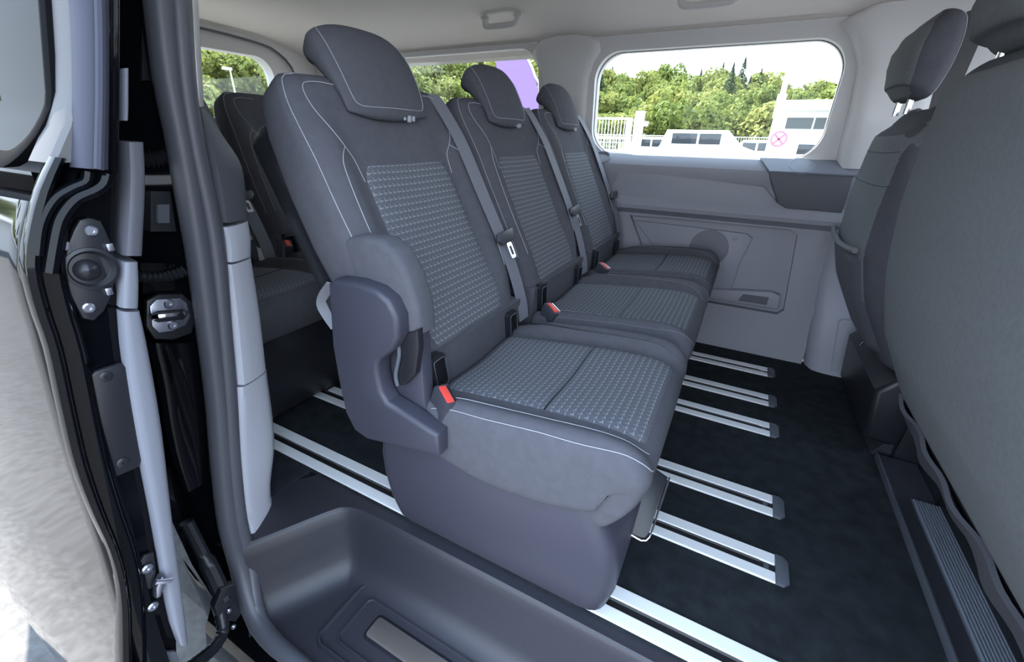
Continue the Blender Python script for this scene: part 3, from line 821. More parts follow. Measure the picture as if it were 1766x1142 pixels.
MB().prism(face(((250, 1128), (262, 1122), (300, 1120), (306, 1135), (310, 1190), (250, 1190))), (.006, 0, 0), .002).make('lower_cover', M_RUBBER, dr)
set_org((0, 0, 0))
# lower roller arm and cable drag chain under the pillar
ra_ = empty('roller_arm', tuple(pt(390, 1000, 0, -.80))); tag(ra_, 'black lower roller arm and cable conduit below the pillar seal', 'hinge arm')
MB().tube(cr([pt(322, 900, 0, -.86), pt(350, 955, 0, -.84), pt(372, 1000, 0, -.81), pt(386, 1035, 0, -.79)], 16), [.012]*8+[.016]*8, 10).make('conduit', M_BLACKP, ra_)
MB().prism([pt(a, c, 0, -.80) for a, c in ((372, 1010), (396, 1000), (408, 1050), (398, 1066), (366, 1060), (360, 1040))], (.02, 0, 0), .004).make('connector', M_BLACKP, ra_)
MB().tube(cr([pt(380, 1055, 0, -.79), pt(384, 1090, 0, -.77), pt(366, 1120, 0, -.75), pt(330, 1150, 0, -.73)], 24), [.011+.0016*(i % 2) for i in range(24)], 10).make('drag_chain', M_BLACKP, ra_)
MB().box(pt(378, 1165, 0, -.76)-np.array([.10, .02, .01]), pt(330, 1092, 0, -.76)+np.array([.12, .02, -.02])).make('arm_bar', M_PAINT, ra_, False) if False else None
for a, c in ((394, 1052), (402, 1080)):
    MB().lathe(pt(a, c, 0, -.778), (1, -.3, 0), [(.005, 0), (.005, .004), (.003, .006), (0, .006)], 12).make('bolt', M_STEEL, ra_)
set_org((0, 0, 0))

# ================================================================== PASSENGER SEATS
def sym(v): return abs(v)
def make_seat(yc, label, group, near=False, headrest=True, lean=0.0):
    O = (-.27, yc, 0.0)
    root = empty('van_seat', O); tag(root, label, 'seat', group)
    y0 = yc
    # ---- backrest
    def bb(q, a):
        aa = abs(a); return .022*smooth01(.55, .80, aa)*smooth01(0.0, .25, q)*(1-smooth01(.70, .95, q)) - .004*(1-smooth01(0, .5, aa))
    back = Pad([(x+lean*(z-.44), z) for x, z in [(-.448, .44), (-.49, .53), (-.55, .655), (-.605, .77), (-.645, .86), (-.672, .925), (-.69, .955)]],
               [.195, .21, .222, .228, .228, .222, .205], [.10, .105, .11, .11, .105, .10, .085], bb, n=48, m=36, p=5, r0=.03, r1=.045, y0=y0, round_w=.035)
    bo = back.mesh('backrest', M_FAB, root)
    back.insert('backrest_insert', M_INS, root, .055, .70, lambda f: -.148+.018*f, lambda f: .138-.008*f)
    for s in (-1, 1):
        back.seam('outer_stitch', M_STITCH, bo, [(.22, s*.206), (.40, s*.213), (.60, s*.216), (.80, s*.214), (.92, s*.206), (.965, s*.192), (.975, s*.17)])
        back.seam('shoulder_stitch', M_STITCH, bo, [(.935, s*.105), (.94, s*.150), (.925, s*.176), (.86, s*.178), (.79, s*.165), (.745, s*.150), (.71, s*.137), (.64, s*.132)])
        back.seam('bolster_stitch', M_STITCH, bo, [(.745, s*.152), (.71, s*.172), (.66, s*.180), (.50, s*.184), (.35, s*.182), (.22, s*.178)])
    # hard shell behind the back
    sh = Pad([(x+lean*(z-.44), z) for x, z in [(-.50, .43), (-.56, .53), (-.62, .66), (-.675, .78), (-.72, .88)]], .205, .10, None, n=20, m=20, p=6, r0=.02, r1=.03, y0=y0)
    sh.P = sh.P + np.array([-.012, 0]); sh.mesh('back_shell', M_BLACKP, root)
    # ---- headrest
    if headrest:
        def hb(q, a): return -.012*abs(a)**2.5
        hr = Pad([(-.664, .868), (-.640, .872), (-.634, .89), (-.644, .93), (-.660, .968), (-.682, 1.005), (-.712, 1.03), (-.738, 1.03)],
                 [.098, .108, .112, .115, .118, .118, .114, .104], [.02, .028, .034, .05, .066, .080, .082, .07], hb, n=44, m=30, p=3.2, r0=.02, r1=.045, y0=y0, round_w=.02)
        ho = hr.mesh('headrest', M_FAB, root)
        hr.seam('headrest_stitch', M_STITCH, ho, [(.20, -.02), (.20, -.07), (.22, -.089), (.30, -.097), (.50, -.101), (.70, -.102), (.85, -.098), (.93, -.09)], r=.0007)
        hr.seam('headrest_stitch', M_STITCH, ho, [(.20, -.02), (.20, .07), (.22, .089), (.30, .097), (.50, .101), (.70, .102), (.85, .098), (.93, .09)], r=.0007)
        for k, (dy, w, h) in enumerate(((.012, .006, .006), (.026, .011, .013), (.040, .008, .010))):
            c = hr.front(.128, dy+.012, .001)
            MB().box(c-np.array([.0015, w/2, h/2]), c+np.array([.0015, w/2, h/2]), .001, seg=1).make('badge', M_STITCH, ho)
        for s in (-1, 1):
            MB().cyl((-.722, y0+s*.045, .92), (-.08, 0, 1), .0055, .06, 10).make('post', M_CHROME, root)
            MB().lathe((-.724, y0+s*.045, .935), (-.08, 0, 1), [(.013, 0), (.013, .012), (.010, .016), (.006, .016)], 16).make('post_guide', M_BLACKP, root)
    # ---- cushion
    def cb(q, a):
        aa = abs(a); return .038*smooth01(.66, .92, aa)*smooth01(.20, .36, q)*(1-.55*smooth01(.8, 1, q)) - .006*(1-smooth01(0, .6, aa))*smooth01(.25, .4, q)
    cu = Pad([(-.098, .250), (-.062, .295), (-.036, .345), (-.034, .385), (-.060, .412), (-.11, .422), (-.20, .418), (-.30, .408), (-.39, .398), (-.47, .388)],
             [.208, .214, .218, .222, .226, .230, .230, .228, .222, .21], [.05, .07, .09, .12, .14, .15, .15, .145, .13, .11], cb, n=60, m=40, p=5.5, r0=.03, r1=.02, y0=y0, round_w=.02)
    co = cu.mesh('cushion', M_FAB, root)
    cu.insert('cushion_insert', M_INS, root, .30, .965, lambda f: -.150+.006*f, lambda f: .150-.006*f, ns=44, corner=.05)
    sm = MB().tube([cu.front(.60, y, .0035) for y in np.linspace(-.142, .142, 20)], .0016, 6).make('cushion_seam', M_BLACKP, co)
    sgn = (-1,) if near else (-1, 1)
    for s in sgn:
        cu.seam('cushion_stitch', M_STITCH if near else M_BELT, co, [(.905, s*.196), (.75, s*.190), (.55, s*.186), (.42, s*.180), (.33, s*.166), (.29, s*.15)], r=.0008)
        cu.seam('cushion_stitch', M_STITCH if near else M_BELT, co, [(.92, s*.212), (.75, s*.219), (.55, s*.219), (.42, s*.216), (.33, s*.207), (.285, s*.192), (.27, s*.175)], r=.0008)
    if near:
        cu.seam('cushion_piping', M_BLACKP, co, [(.90, .19), (.7, .186), (.5, .184), (.38, .18), (.31, .165)], r=.0016)
    # ---- cover between back and cushion, with two child-seat anchor guides
    lc = MB().prism([(-.50, y0-.20, .335), (-.462, y0-.20, .335), (-.452, y0-.20, .47), (-.50, y0-.20, .475)], (0, .40, 0), .006).make('lower_cover', M_SHIELD if False else M_FAB, root)
    for yy, zz in ((-.150, .432), (.150, .415)):
        o_ = rrect(0, 0, .046, .086, .012, 5); i_ = rrect(0, 0, .034, .070, .007, 5)
        def P3(p, x): return (x + p[1]*.08, y0+yy+p[0]-.25*p[1], zz+p[1])
        MB().loft([[P3(p, -.462) for p in o_], [P3(p, -.446) for p in o_], [P3(p, -.443) for p in i_], [P3(p, -.468) for p in i_]], True, False).make('anchor_guide', M_BLACKP, root, True, 30)
        MB().prism([P3(p, -.4505) for p in i_], (-.004, 0, 0)).make('anchor_slot', M_DSLOT, root)
        MB().tube([P3(p, -.4425) for p in i_+i_[:1]], .0009, 5).make('anchor_rim', M_CAP, root)
    # ---- pedestal
    rings = []
    for z, xa, xb, hw in ((.022, -.565, -.085, .186), (.04, -.572, -.068, .195), (.10, -.580, -.056, .206), (.17, -.582, -.054, .214), (.23, -.578, -.064, .219), (.27, -.57, -.085, .219), (.30, -.565, -.10, .216), (.33, -.53, -.11, .210), (.36, -.50, -.12, .19)):
        r = rrect((xa+xb)/2, y0, xb-xa, 2*hw, .035, 5); rings.append([(p[0], p[1], z) for p in r])
    MB().loft(rings).make('pedestal', M_SHIELD if near else M_BLACKP, root, True, 60)
    # floor feet over the rails
    for s in (-1, 1):
        MB().box((-.54, y0+s*.13-.02, .0065), (-.09, y0+s*.13+.02, .03), .004).make('foot', M_BLACKP, root)
    # ---- release handle under the front edge
    if near:
        hm = MB().prism([(-.062, y0-.06, .118), (-.024, y0-.055, .118), (-.014, y0+.035, .215), (-.05, y0+.035, .23), (-.07, y0-.02, .19)], (-.012, 0, -.01), .004).make('release_handle', M_BLACKP, root)
        MB().tube(cr([(-.062, y0-.06, .122), (-.026, y0-.056, .121), (-.018, y0-.01, .165), (-.013, y0+.034, .215)], 20), .0022, 6).make('handle_trim', M_CHROME, hm)
    # ---- belt coming over the far shoulder
    bp = [back.front(.955, .178, .003), back.front(.90, .182, .005), back.front(.75, .186, .006), back.front(.55, .190, .008), back.front(.40, .196, .010), back.front(.33, .200, .012)]
    be = MB().ribbon(cr(bp, 30), (0, 1, 0), .048, .0016).make('belt_strap', M_BELT, root)
    e = back.front(.33, .200, .012)
    lp = [e, e+np.array([.03, .006, -.075]), e+np.array([.055, .012, -.16]), e+np.array([.062, .014, -.21])]
    MB().ribbon(cr(lp, 20), (0.1, 1, 0), .042, .002).make('belt_lower_strap', M_BELT, root)
    n_ = np.array([.9, 0, .42])
    tq = e + n_*.006
    MB().prism([tq+np.array([-.004, -.036, .010]), tq+np.array([-.004, .034, .016]), tq+np.array([0, .036, .002]), tq+np.array([.006, .024, -.012]), tq+np.array([.006, -.026, -.016]), tq+np.array([0, -.038, -.006])], n_*.012, .003).make('belt_tongue', M_BELTP, root)
    tr_ = [(a, c) for a, c in rrect(0, 0, .024, .040, .005, 4)]; ti_ = [(a, c) for a, c in rrect(0, 0, .011, .022, .002, 4)]
    tc_ = tq + np.array([.020, -.004, -.030]) + n_*.004
    def T3(p, d): return tc_ + np.array([-.42*p[1], p[0], .9*p[1]]) + n_*d
    MB().loft([[T3(p, 0) for p in tr_], [T3(p, .002) for p in tr_], [T3(p, .002) for p in ti_], [T3(p, 0) for p in ti_], [T3(p, 0) for p in tr_]], True, False).make('tongue_plate', M_CHROME, root, True, 30)
    # ---- buckle at the near side of the cushion rear
    for bdx, bdy, bdz in ((0, 0, 0),) if headrest else ((0, 0, .025), (.03, .035, .02)):
        bx = np.array([-.405+bdx, y0-.20+bdy, .398+bdz])
        dirv = np.array([.34, -.02, .94]); dirv /= np.linalg.norm(dirv)
        side = np.array([.5, .86, 0]); side -= dirv*(side@dirv); side /= np.linalg.norm(side); fr = np.cross(side, dirv)
        def B3(a, c, d): return bx + side*a + dirv*c + fr*d
        def bbox(a0, a1, c0, c1, d0, d1, bev, name, m, par):
            P8 = [B3(a, c, d) for d in (d0, d1) for a, c in ((a0, c0), (a1, c0), (a1, c1), (a0, c1))]
            bm = bmesh.new(); vs = [bm.verts.new(v) for v in P8]
            for f in ((0, 1, 2, 3), (4, 5, 6, 7), (0, 1, 5, 4), (1, 2, 6, 5), (2, 3, 7, 6), (3, 0, 4, 7)): bm.faces.new([vs[i] for i in f])
            bmesh.ops.recalc_face_normals(bm, faces=bm.faces)
            bmesh.ops.bevel(bm, geom=list(bm.edges), offset=bev, segments=2, profile=.6, affect='EDGES')
            bm.verts.index_update()
            o = MB().add([v.co.copy() for v in bm.verts], [[v.index for v in f.verts] for f in bm.faces]); bm.free()
            return o.make(name, m, par)
        bk = bbox(-.014, .014, -.06, .032, -.026, .026, .004, 'buckle', M_BELTP, root)
        bbox(-.008, .006, .022, .0345, -.020, .020, .002, 'button', M_RED, bk)
        bbox(.008, .0115, .025, .0335, -.019, .019, .0006, 'slot', M_CHROME if not near else M_DSLOT, bk)
        bbox(-.012, .012, -.12, -.05, -.02, .02, .004, 'buckle_stalk', M_BLACKP, root)
    # ---- outboard side pieces, only on the seat by the door
    ys = yc-.235
    rc = [pt(*p, 1, yc-.226) for p in ((548, 436), (566, 420), (592, 410), (620, 408), (650, 415), (676, 436), (700, 480), (716, 530), (722, 580), (690, 600), (640, 560), (600, 500), (566, 470))] if near else None
    if near:
        c = MB().prism([np.array([p[0], ys+.012, p[2]]) for p in rc], (0, .05, 0), .012, 3).make('recliner_cover', M_FAB, root)
        shp = [pt(*p, 1, yc-.24) for p in ((574, 486), (584, 479), (620, 484), (656, 497), (678, 516), (692, 545), (694, 580), (683, 602), (664, 616), (658, 624), (658, 640), (664, 672), (674, 690), (700, 706), (740, 732), (762, 745), (763, 782), (700, 768), (640, 754), (618, 738), (602, 706), (590, 650), (580, 590))]
        MB().prism([np.array([p[0], yc-.252, p[2]]) for p in shp], (0, .040, 0), .009, 3).make('side_shield', M_SHIELD, root)
        # recliner lever
        lv = [pt(*p, 1, yc-.225) for p in ((684, 584), (692, 577), (722, 568), (724, 600), (718, 645), (700, 664), (688, 666), (682, 650), (688, 620))]
        l_ = MB().prism([np.array([p[0], yc-.228, p[2]]) for p in lv], (0, .016, 0), .004).make('recliner_lever', M_BLACKP, root)
        e1 = [pt(*p, 1, yc-.229) for p in ((686, 582), (690, 610), (684, 645), (687, 664))]
        MB().tube(cr([np.array([p[0], yc-.231, p[2]]) for p in e1], 16), .0035, 8).make('lever_trim', M_CAP, l_)
        inn_ = [pt(*p, 1, yc-.21) for p in ((658, 612), (700, 575), (725, 560), (735, 700), (760, 745), (700, 715), (668, 690))]
        MB().prism([np.array([p[0], yc-.214, p[2]]) for p in inn_], (0, .03, 0), .005).make('inner_cover', M_SHIELD, root)
        st_ = [pt(*p, 1, yc-.21) for p in ((578, 488), (560, 508), (551, 528), (556, 548), (566, 570))]
        MB().ribbon(cr([np.array([p[0], yc-.215+.006*i, p[2]]) for i, p in enumerate(st_)], 16), (.8, .6, 0), .022, .002).make('pull_strap', mat('pale_grey_webbing', (140, 142, 150), .8), root)
    set_org((0, 0, 0))
    return root

def children_of(o): return [c for c in COL.objects if c.parent == o]
def copy_tree(o, parent=None):
    c = o.copy(); COL.objects.link(c)
    if parent is not None: c.parent = parent
    for ch in children_of(o): copy_tree(ch, c)
    return c
G1 = 'three single seats in the middle row'
seat_a = make_seat(.71, 'nearest dark grey van seat with a slate side shield and lever, by the step', G1, near=True)
seat_b = make_seat(1.195, 'middle dark grey van seat between the nearest seat and the wall seat', G1)
seat_c = copy_tree(seat_b); seat_c.location.y = 1.675; seat_c['label'] = 'dark grey van seat against the far side wall below the large window'
# rear row: headrests taken off
seat_d = make_seat(.71, 'rear row seat behind the nearest seat, mostly hidden by the pillar', 'seats in the rear row', headrest=False, lean=.22)
seat_d.location.x += -1.08; seat_d.scale.z = 1.03
seat_e = copy_tree(seat_d); seat_e.location.y = 1.195; seat_e['label'] = 'rear row seat in the centre with red buckles beside it'
seat_f = copy_tree(seat_d); seat_f.location.y = 1.675; seat_f['label'] = 'rear row seat at the far wall behind the row of three'

# ================================================================== DRIVER SEAT AND FRONT BENCH
def driver_seat():
    yc = 1.60
    r = empty('driver_seat', (.5, yc, 0)); tag(r, 'driver seat on the far side with a rear map pocket', 'seat')
    bk = Pad([(.60, .30), (.555, .42), (.50, .58), (.455, .74), (.42, .86), (.39, .93), (.365, .952)], [.21, .235, .25, .25, .235, .20, .15], [.15, .17, .19, .19, .165, .13, .09], lambda q, a: .03*smooth01(.6, .9, abs(a)), n=40, m=34, p=4.2, r0=.04, r1=.05, y0=yc, round_w=.05)
    bo = bk.mesh('backrest', M_FAB, r)
    # pale rear panel lying on the back surface
    def rear(q, y, off):
        W = bk.W(q)-(1-bk.k(q))*bk.rw; T = bk.T(q); a = min(abs(y)/W, 1); e = (1-a**bk.p)**(1/bk.p)
        return bk.at(q, y, -T/2-T/2*e*bk.k(q)-off)
    def rpanel(name, q0, q1, ya, yb, off, m, ns=20, ny=14):
        vs = []; fs = []
        for i in range(ns+1):
            for j in range(ny+1):
                ed = min(i, ns-i, j, ny-j)
                vs.append(rear(q0+(q1-q0)*i/ns, ya+(yb-ya)*j/ny, off if ed else -.003))
        for i in range(ns):
            for j in range(ny):
                a = i*(ny+1)+j; fs.append((a, a+1, a+ny+2, a+ny+1))
        return build(name, vs, fs, m, r, True, 80)
    rp = rpanel('rear_panel', .30, .965, -.205, .205, .004, M_BACK)
    for q in (.86, .74): MB().tube([rear(q, y, .0045) for y in np.linspace(-.2, .2, 16)], .001, 5).make('rear_seam', M_FAB, rp)
    mp = rpanel('map_pocket', .10, .50, -.19, .19, .016, M_PANELD)
    MB().tube([rear(.50+.02*abs(t), t*.19, .020) for t in np.linspace(-1, 1, 18)], .008, 8).make('pocket_hem', M_BACK, mp)
    for q0 in ():
        pass
    bk.seam('shoulder_stitch', M_STITCH, bo, [(.97, -.05), (.93, -.12), (.86, -.17), (.78, -.20)])
    hr = Pad([(.345, .938), (.356, .965), (.366, 1.02), (.368, 1.08), (.360, 1.125), (.350, 1.15)], [.105, .118, .126, .126, .118, .10], [.075, .088, .100, .102, .09, .075], lambda q, a: 0, n=26, m=24, p=3.4, r0=.03, r1=.04, y0=yc, round_w=.03)
    ho = hr.mesh('headrest', M_FAB, r)
    ho.data.materials.append(M_BACK)
    for p in ho.data.polygons:
        if p.normal.x < -.6: p.material_index = 1
    MB().tube([hr.front(q, -.098, .002) for q in np.linspace(.1, .9, 20)], .0009, 5).make('headrest_stitch', M_STITCH, ho)
    for s in (-1, 1): MB().cyl((.318, yc+s*.055, .92), (0, 0, 1), .007, .045, 10).make('post', M_CHROME, r)
    cu = Pad([(1.02, .30), (1.04, .36), (1.0, .41), (.85, .42), (.70, .40), (.56, .39)], .25, .14, lambda q, a: .03*smooth01(.65, .9, abs(a)), n=30, m=24, p=5, y0=yc)
    cu.mesh('cushion', M_FAB, r)
    MB().box((.54, yc-.22, 0.0), (.98, yc+.22, .28), .03).make('pedestal', M_BLACKP, r)
    MB().prism([(.46, yc-.23, .06), (.54, yc-.23, .06), (.56, yc-.23, .30), (.50, yc-.23, .29), (.44, yc-.23, .22)], (0, .44, 0), .015, 3).make('rear_cover', M_BLACKP, r)
    MB().tube(cr([(.462, yc+.04, .325), (.452, yc+.035, .285), (.437, yc+.03, .25)], 10), .0045, 8).make('pocket_cord', M_BLACKP, r)
    set_org((0, 0, 0)); return r
driver_seat()

def bench():
    ya, yb = .30, 1.235; yc = (ya+yb)/2; hw = (yb-ya)/2
    r = empty('front_bench', (.55, yc, 0)); tag(r, 'wide front passenger bench with a plain grey fabric back', 'seat')
    bk = Pad([(.62, .28), (.56, .42), (.50, .58), (.455, .74), (.43, .86), (.40, .97), (.385, 1.01)], [hw-.02, hw-.008, hw, hw, hw-.004, hw-.014, hw-.035], [.15, .165, .18, .175, .16, .14, .11], None, n=44, m=60, p=9, r0=.04, r1=.05, y0=yc, round_w=.03)
    bo = bk.mesh('backrest', M_FAB, r)
    def rear(q, y, off):
        W = bk.W(q)-(1-bk.k(q))*bk.rw; T = bk.T(q); a = min(abs(y)/W, 1); e = (1-a**bk.p)**(1/bk.p)
        return bk.at(q, y, -T/2-T/2*e*bk.k(q)-off)
    vs = []; fs = []; ns, ny = 34, 44
    for i in range(ns+1):
        q = .135+.855*i/ns; W = bk.W(q)-(1-bk.k(q))*bk.rw - .006
        for j in range(ny+1):
            vs.append(rear(q, W*math.sin((j/ny*2-1)*PI/2), .006 if min(i, ns-i, j, ny-j) else -.002))
    for i in range(ns):
        for j in range(ny):
            a = i*(ny+1)+j; fs.append((a, a+1, a+ny+2, a+ny+1))
    rp = build('rear_panel', vs, fs, M_BACK, r, True, 80)
    # gathered hem under the panel
    rings = []
    for y in np.linspace(-hw+.03, hw-.01, 40):
        j = .004*math.sin(y*40)+.003*math.sin(y*17)
        rings.append([rear(.125, y, .006+j), rear(.125, y, .014+j), rear(.05, y, .012-j)+np.array([.01, 0, -.02]), rear(.05, y, .002-j)+np.array([.012, 0, -.02])])
    MB().loft(rings).make('hem', M_PANELD, rp, True, 60)
    # headrests
    for k, hy in enumerate((1.085, .56)):
        hr = Pad([(.370, .975), (.380, 1.00), (.388, 1.06), (.385, 1.12), (.37, 1.15)], [.10, .125, .13, .125, .10], [.08, .105, .115, .11, .09], None, n=26, m=24, p=3.4, r0=.03, r1=.04, y0=hy, round_w=.03)
        ho = hr.mesh('headrest', M_BACK, r)
        MB().tube([hr.front(q, -.10, .002) for q in np.linspace(.1, .9, 20)], .0009, 5).make('headrest_stitch', M_STITCH, ho)
        for s in (-1, 1): MB().cyl((.335, hy+s*.055, .965), (0, 0, 1), .007, .06, 10).make('post', M_CHROME, r)
    cu = Pad([(1.02, .30), (1.04, .36), (1.0, .41), (.85, .42), (.70, .40), (.58, .39)], hw, .14, None, n=30, m=24, p=7, y0=yc)
    cu.mesh('cushion', M_FAB, r)
    # dark base box
    MB().prism([(.60, ya+.01, 0), (.60, ya+.01, .06), (.54, ya+.01, .16), (.50, ya+.01, .26), (.62, ya+.01, .33), (.98, ya+.01, .30), (.98, ya+.01, 0)], (0, hw*2-.02, 0), .01).make('base', M_BLACKP, r)
    set_org((0, 0, 0)); return r
bench()
# raised threshold strip in front of the bench base: dark tray edge plus ribbed metal step
th = empty('floor_threshold', (.55, 1.0, 0)); tag(th, 'dark floor threshold with a ribbed aluminium strip below the front bench', 'threshold')
MB().prism([(.508, .25, 0), (.508, .25, .012), (.515, .25, .016), (.60, .25, .016), (.60, .25, 0)], (0, 1.13, 0)).make('edge_strip', M_STEP, th, False)
MB().box((.506, .25, .0), (.511, 1.38, .020), .001).make('bright_edge', M_CAP, th)
for k in range(9):
    x = .548+k*.0062
    MB().box((x, .25, .014), (x+.0046, 1.20, .024), .001, seg=1).make('rib', mat('blue_grey_ribbed_metal', (122, 130, 142), .4, metal=.2), th)
MB().box((.546, .25, .012), (.606, 1.205, .018)).make('rib_base', M_CAP, th, False)
set_org((0, 0, 0))
ct = empty('floor_bracket', (.52, 1.55, 0)); tag(ct, 'black floor bracket with a toothed edge under the driver seat', 'bracket')
MB().prism([(.50, 1.40, 0), (.545, 1.40, 0), (.545, 1.40, .05), (.52, 1.40, .045)], (0, .44, 0), .004).make('bracket_body', M_STEP, ct)
for k in range(10):
    MB().box((.528, 1.44+k*.022, .046), (.542, 1.448+k*.022, .058), .001, seg=1).make('tooth', M_CAP, ct)
set_org((0, 0, 0))

# ================================================================== GRAB HANDLES
def handle(p0, p1, drop, label):
    p0 = np.array(p0); p1 = np.array(p1); cen = (p0+p1)/2
    r = empty('grab_handle', tuple(cen)); tag(r, label, 'handle', 'ceiling grab handles')
    n = np.array([0, -.45, -.9]); n /= np.linalg.norm(n)
    ax = (p1-p0)/np.linalg.norm(p1-p0)
    path = cr([p0, p0+n*drop*.75+ax*.006, p0+n*drop+ax*.03, p1+n*drop-ax*.03, p1+n*drop*.75-ax*.006, p1], 30)
    MB().tube(path, .0135, 10, flat=.7).make('grip', M_PILLAR, r)
    for p in (p0, p1):
        MB().box(p-np.array([.018, .012, .006]), p+np.array([.018, .012, .006]), .005).make('mount', M_PILLAR, r)
    set_org((0, 0, 0))
handle((-1.085, 1.79, 1.279), (-.935, 1.79, 1.279), .036, 'beige grab handle on the headliner behind the middle seat')
handle((-.325, 1.79, 1.279), (-.155, 1.79, 1.279), .036, 'beige grab handle on the headliner above the large window')

# ================================================================== OUTSIDE
def leaf_mat(name, c1, c2):
    m = bpy.data.materials.new(name); m.use_nodes = True; nt = m.node_tree; b = nt.nodes['Principled BSDF']
    b.inputs['Roughness'].default_value = .7; b.inputs['Specular IOR Level'].default_value = .2
    oi = nt.nodes.new('ShaderNodeObjectInfo'); mx = nt.nodes.new('ShaderNodeMix'); mx.data_type = 'RGBA'
    mx.inputs[6].default_value = (*lin(c1), 1); mx.inputs[7].default_value = (*lin(c2), 1)
    nt.links.new(oi.outputs['Random'], mx.inputs['Factor']); nt.links.new(mx.outputs[2], b.inputs['Base Color'])
    tr = nt.nodes.new('ShaderNodeBsdfTranslucent'); nt.links.new(mx.outputs[2], tr.inputs[0])
    ms = nt.nodes.new('ShaderNodeMixShader'); ms.inputs[0].default_value = .35
    nt.links.new(b.outputs[0], ms.inputs[1]); nt.links.new(tr.outputs[0], ms.inputs[2])
    nt.links.new(ms.outputs[0], nt.nodes['Material Output'].inputs[0]); return m
M_LEAF = leaf_mat('broadleaf_foliage', (108, 120, 62), (140, 144, 80))
M_CON = leaf_mat('conifer_foliage', (52, 70, 50), (70, 84, 58))
M_BARK = mat('grey_bark', (96, 84, 70), .9)
def crown_mesh(name, seed, n=1500):
    rg = np.random.default_rng(seed)
    blobs = [(rg.normal(0, .9, 3)*np.array([1, 1, .8]), rg.uniform(1.1, 1.8)) for _ in range(9)]
    vs = []; fs = []
    for i in range(n):
        c, r = blobs[i % len(blobs)]
        d = rg.normal(0, 1, 3); d /= np.linalg.norm(d)
        p = c + d*r*rg.uniform(.8, 1.05)
        a = rg.normal(0, 1, 3); a -= d*(a@d)*.6; a /= np.linalg.norm(a); b2 = np.cross(a, d+rg.normal(0, .5, 3)); b2 /= np.linalg.norm(b2)
        s = rg.uniform(.22, .42); k = len(vs)
        vs += [p-a*s, p+b2*s*.7, p+a*s, p-b2*s*.7]; fs.append((k, k+1, k+2, k+3))
    me = bpy.data.meshes.new(name); me.from_pydata([tuple(v+np.array([0, 0, 4.2])) for v in vs], [], fs); me.materials.append(M_LEAF); return me
def conifer_mesh(name, seed):
    rg = np.random.default_rng(seed); vs = []; fs = []
    for i in range(900):
        h = rg.uniform(0, 1)**.8; r = (1-h)*2.6*rg.uniform(.55, 1.0); th = rg.uniform(0, 2*PI)
        p = np.array([r*math.cos(th), r*math.sin(th), 1.0+9*h]); d = np.array([math.cos(th), math.sin(th), -.35]); a = np.array([-math.sin(th), math.cos(th), 0])
        s = rg.uniform(.25, .5)*(1.15-h*.7); k = len(vs)
        vs += [p-a*s*.5, p+d*s, p+a*s*.5, p-d*s*.6+np.array([0, 0, .15])]; fs.append((k, k+1, k+2, k+3))
    me = bpy.data.meshes.new(name); me.from_pydata([tuple(v) for v in vs], [], fs); me.materials.append(M_CON); return me
tm = MB().tube([(0, 0, -1.5), (.1, 0, 1.5), (0, .1, 4)], [.3, .22, .1], 7)
set_org((0, 0, 0))
crowns = [crown_mesh('crown', 20+i) for i in range(5)]; cons = [conifer_mesh('crown', 40+i) for i in range(2)]
t_o = tm.make('trunk', M_BARK); trunk_me = t_o.data; bpy.data.objects.remove(t_o)
def tree(x, y, z, s, kind, label, group):
    r = bpy.data.objects.new('conifer_tree' if kind else 'leafy_tree', None); COL.objects.link(r)
    r.location = (x, y, z); r.scale = (s, s, s*random.uniform(.9, 1.1)); r.rotation_euler.z = random.uniform(0, 6.28)
    tag(r, label, 'tree', group)
    c = bpy.data.objects.new('crown', random.choice(cons if kind else crowns)); COL.objects.link(c); c.parent = r
    t = bpy.data.objects.new('trunk', trunk_me); COL.objects.link(t); t.parent = r
def hill_elev(th):   # top of the tree line, degrees above the eye, by azimuth from +x
    return float(np.interp(th, [70, 82, 86, 92, 98, 106, 112, 118, 130, 150, 165, 180, 195, 215], [2.5, 3.4, 4.8, 6.2, 6.6, 6.6, 7.0, 11, 15, 15, 14, 12, 11, 10]))
EYE = .85
R0, R1 = 70.0, 125.0
def hill_z(R, th):
    f = (R-R0)/(R1-R0); top = EYE + R1*math.tan(math.radians(hill_elev(th))) - 5.0
    return GZ + (top-GZ)*max(0, f)**1.0
# hillside ground
hv = []; hf = []; nth = 60; nr = 8
for i in range(nth+1):
    th = 62+160*i/nth
    for j in range(nr+1):
        R = R0-8+(R1+25-R0+8)*j/nr
        hv.append((R*math.cos(math.radians(th)), R*math.sin(math.radians(th)), hill_z(min(R, R1), th)-.4 if R > R0 else GZ-.2))
for i in range(nth):
    for j in range(nr):
        a = i*(nr+1)+j; hf.append((a, a+1, a+nr+2, a+nr+1))
tag(build('hillside', hv, hf, mat('dark_meadow', (84, 96, 48), .95, var=.3, vscale=.2)), 'green hillside under the trees', 'hill', kind='structure')
def plant(th0, th1, step, rows, lab, grp, s0):
    for j, R in enumerate(np.linspace(R0, R1, rows)):
        th = th0 + (step/2 if j % 2 else 0)
        while th < th1:
            t_ = th+random.uniform(-.3, .3)*step; r_ = R+random.uniform(-2, 2)
            tree(r_*math.cos(math.radians(t_)), r_*math.sin(math.radians(t_)), hill_z(r_, t_)-1.2, s0*random.uniform(.8, 1.15), 0, lab, grp)
            th += step
plant(78, 113, 2.1, 6, 'light green leafy tree on the wooded hill behind the large side window', 'leafy trees behind the large side window', 1.0)
plant(113, 165, 2.8, 7, 'yellow green leafy tree seen through the rearmost windows', 'leafy trees behind the rear windows', 1.12)
plant(165, 216, 4.6, 3, 'green leafy tree on the slope mirrored in the sliding door glass', 'leafy trees mirrored in the door', 1.0)
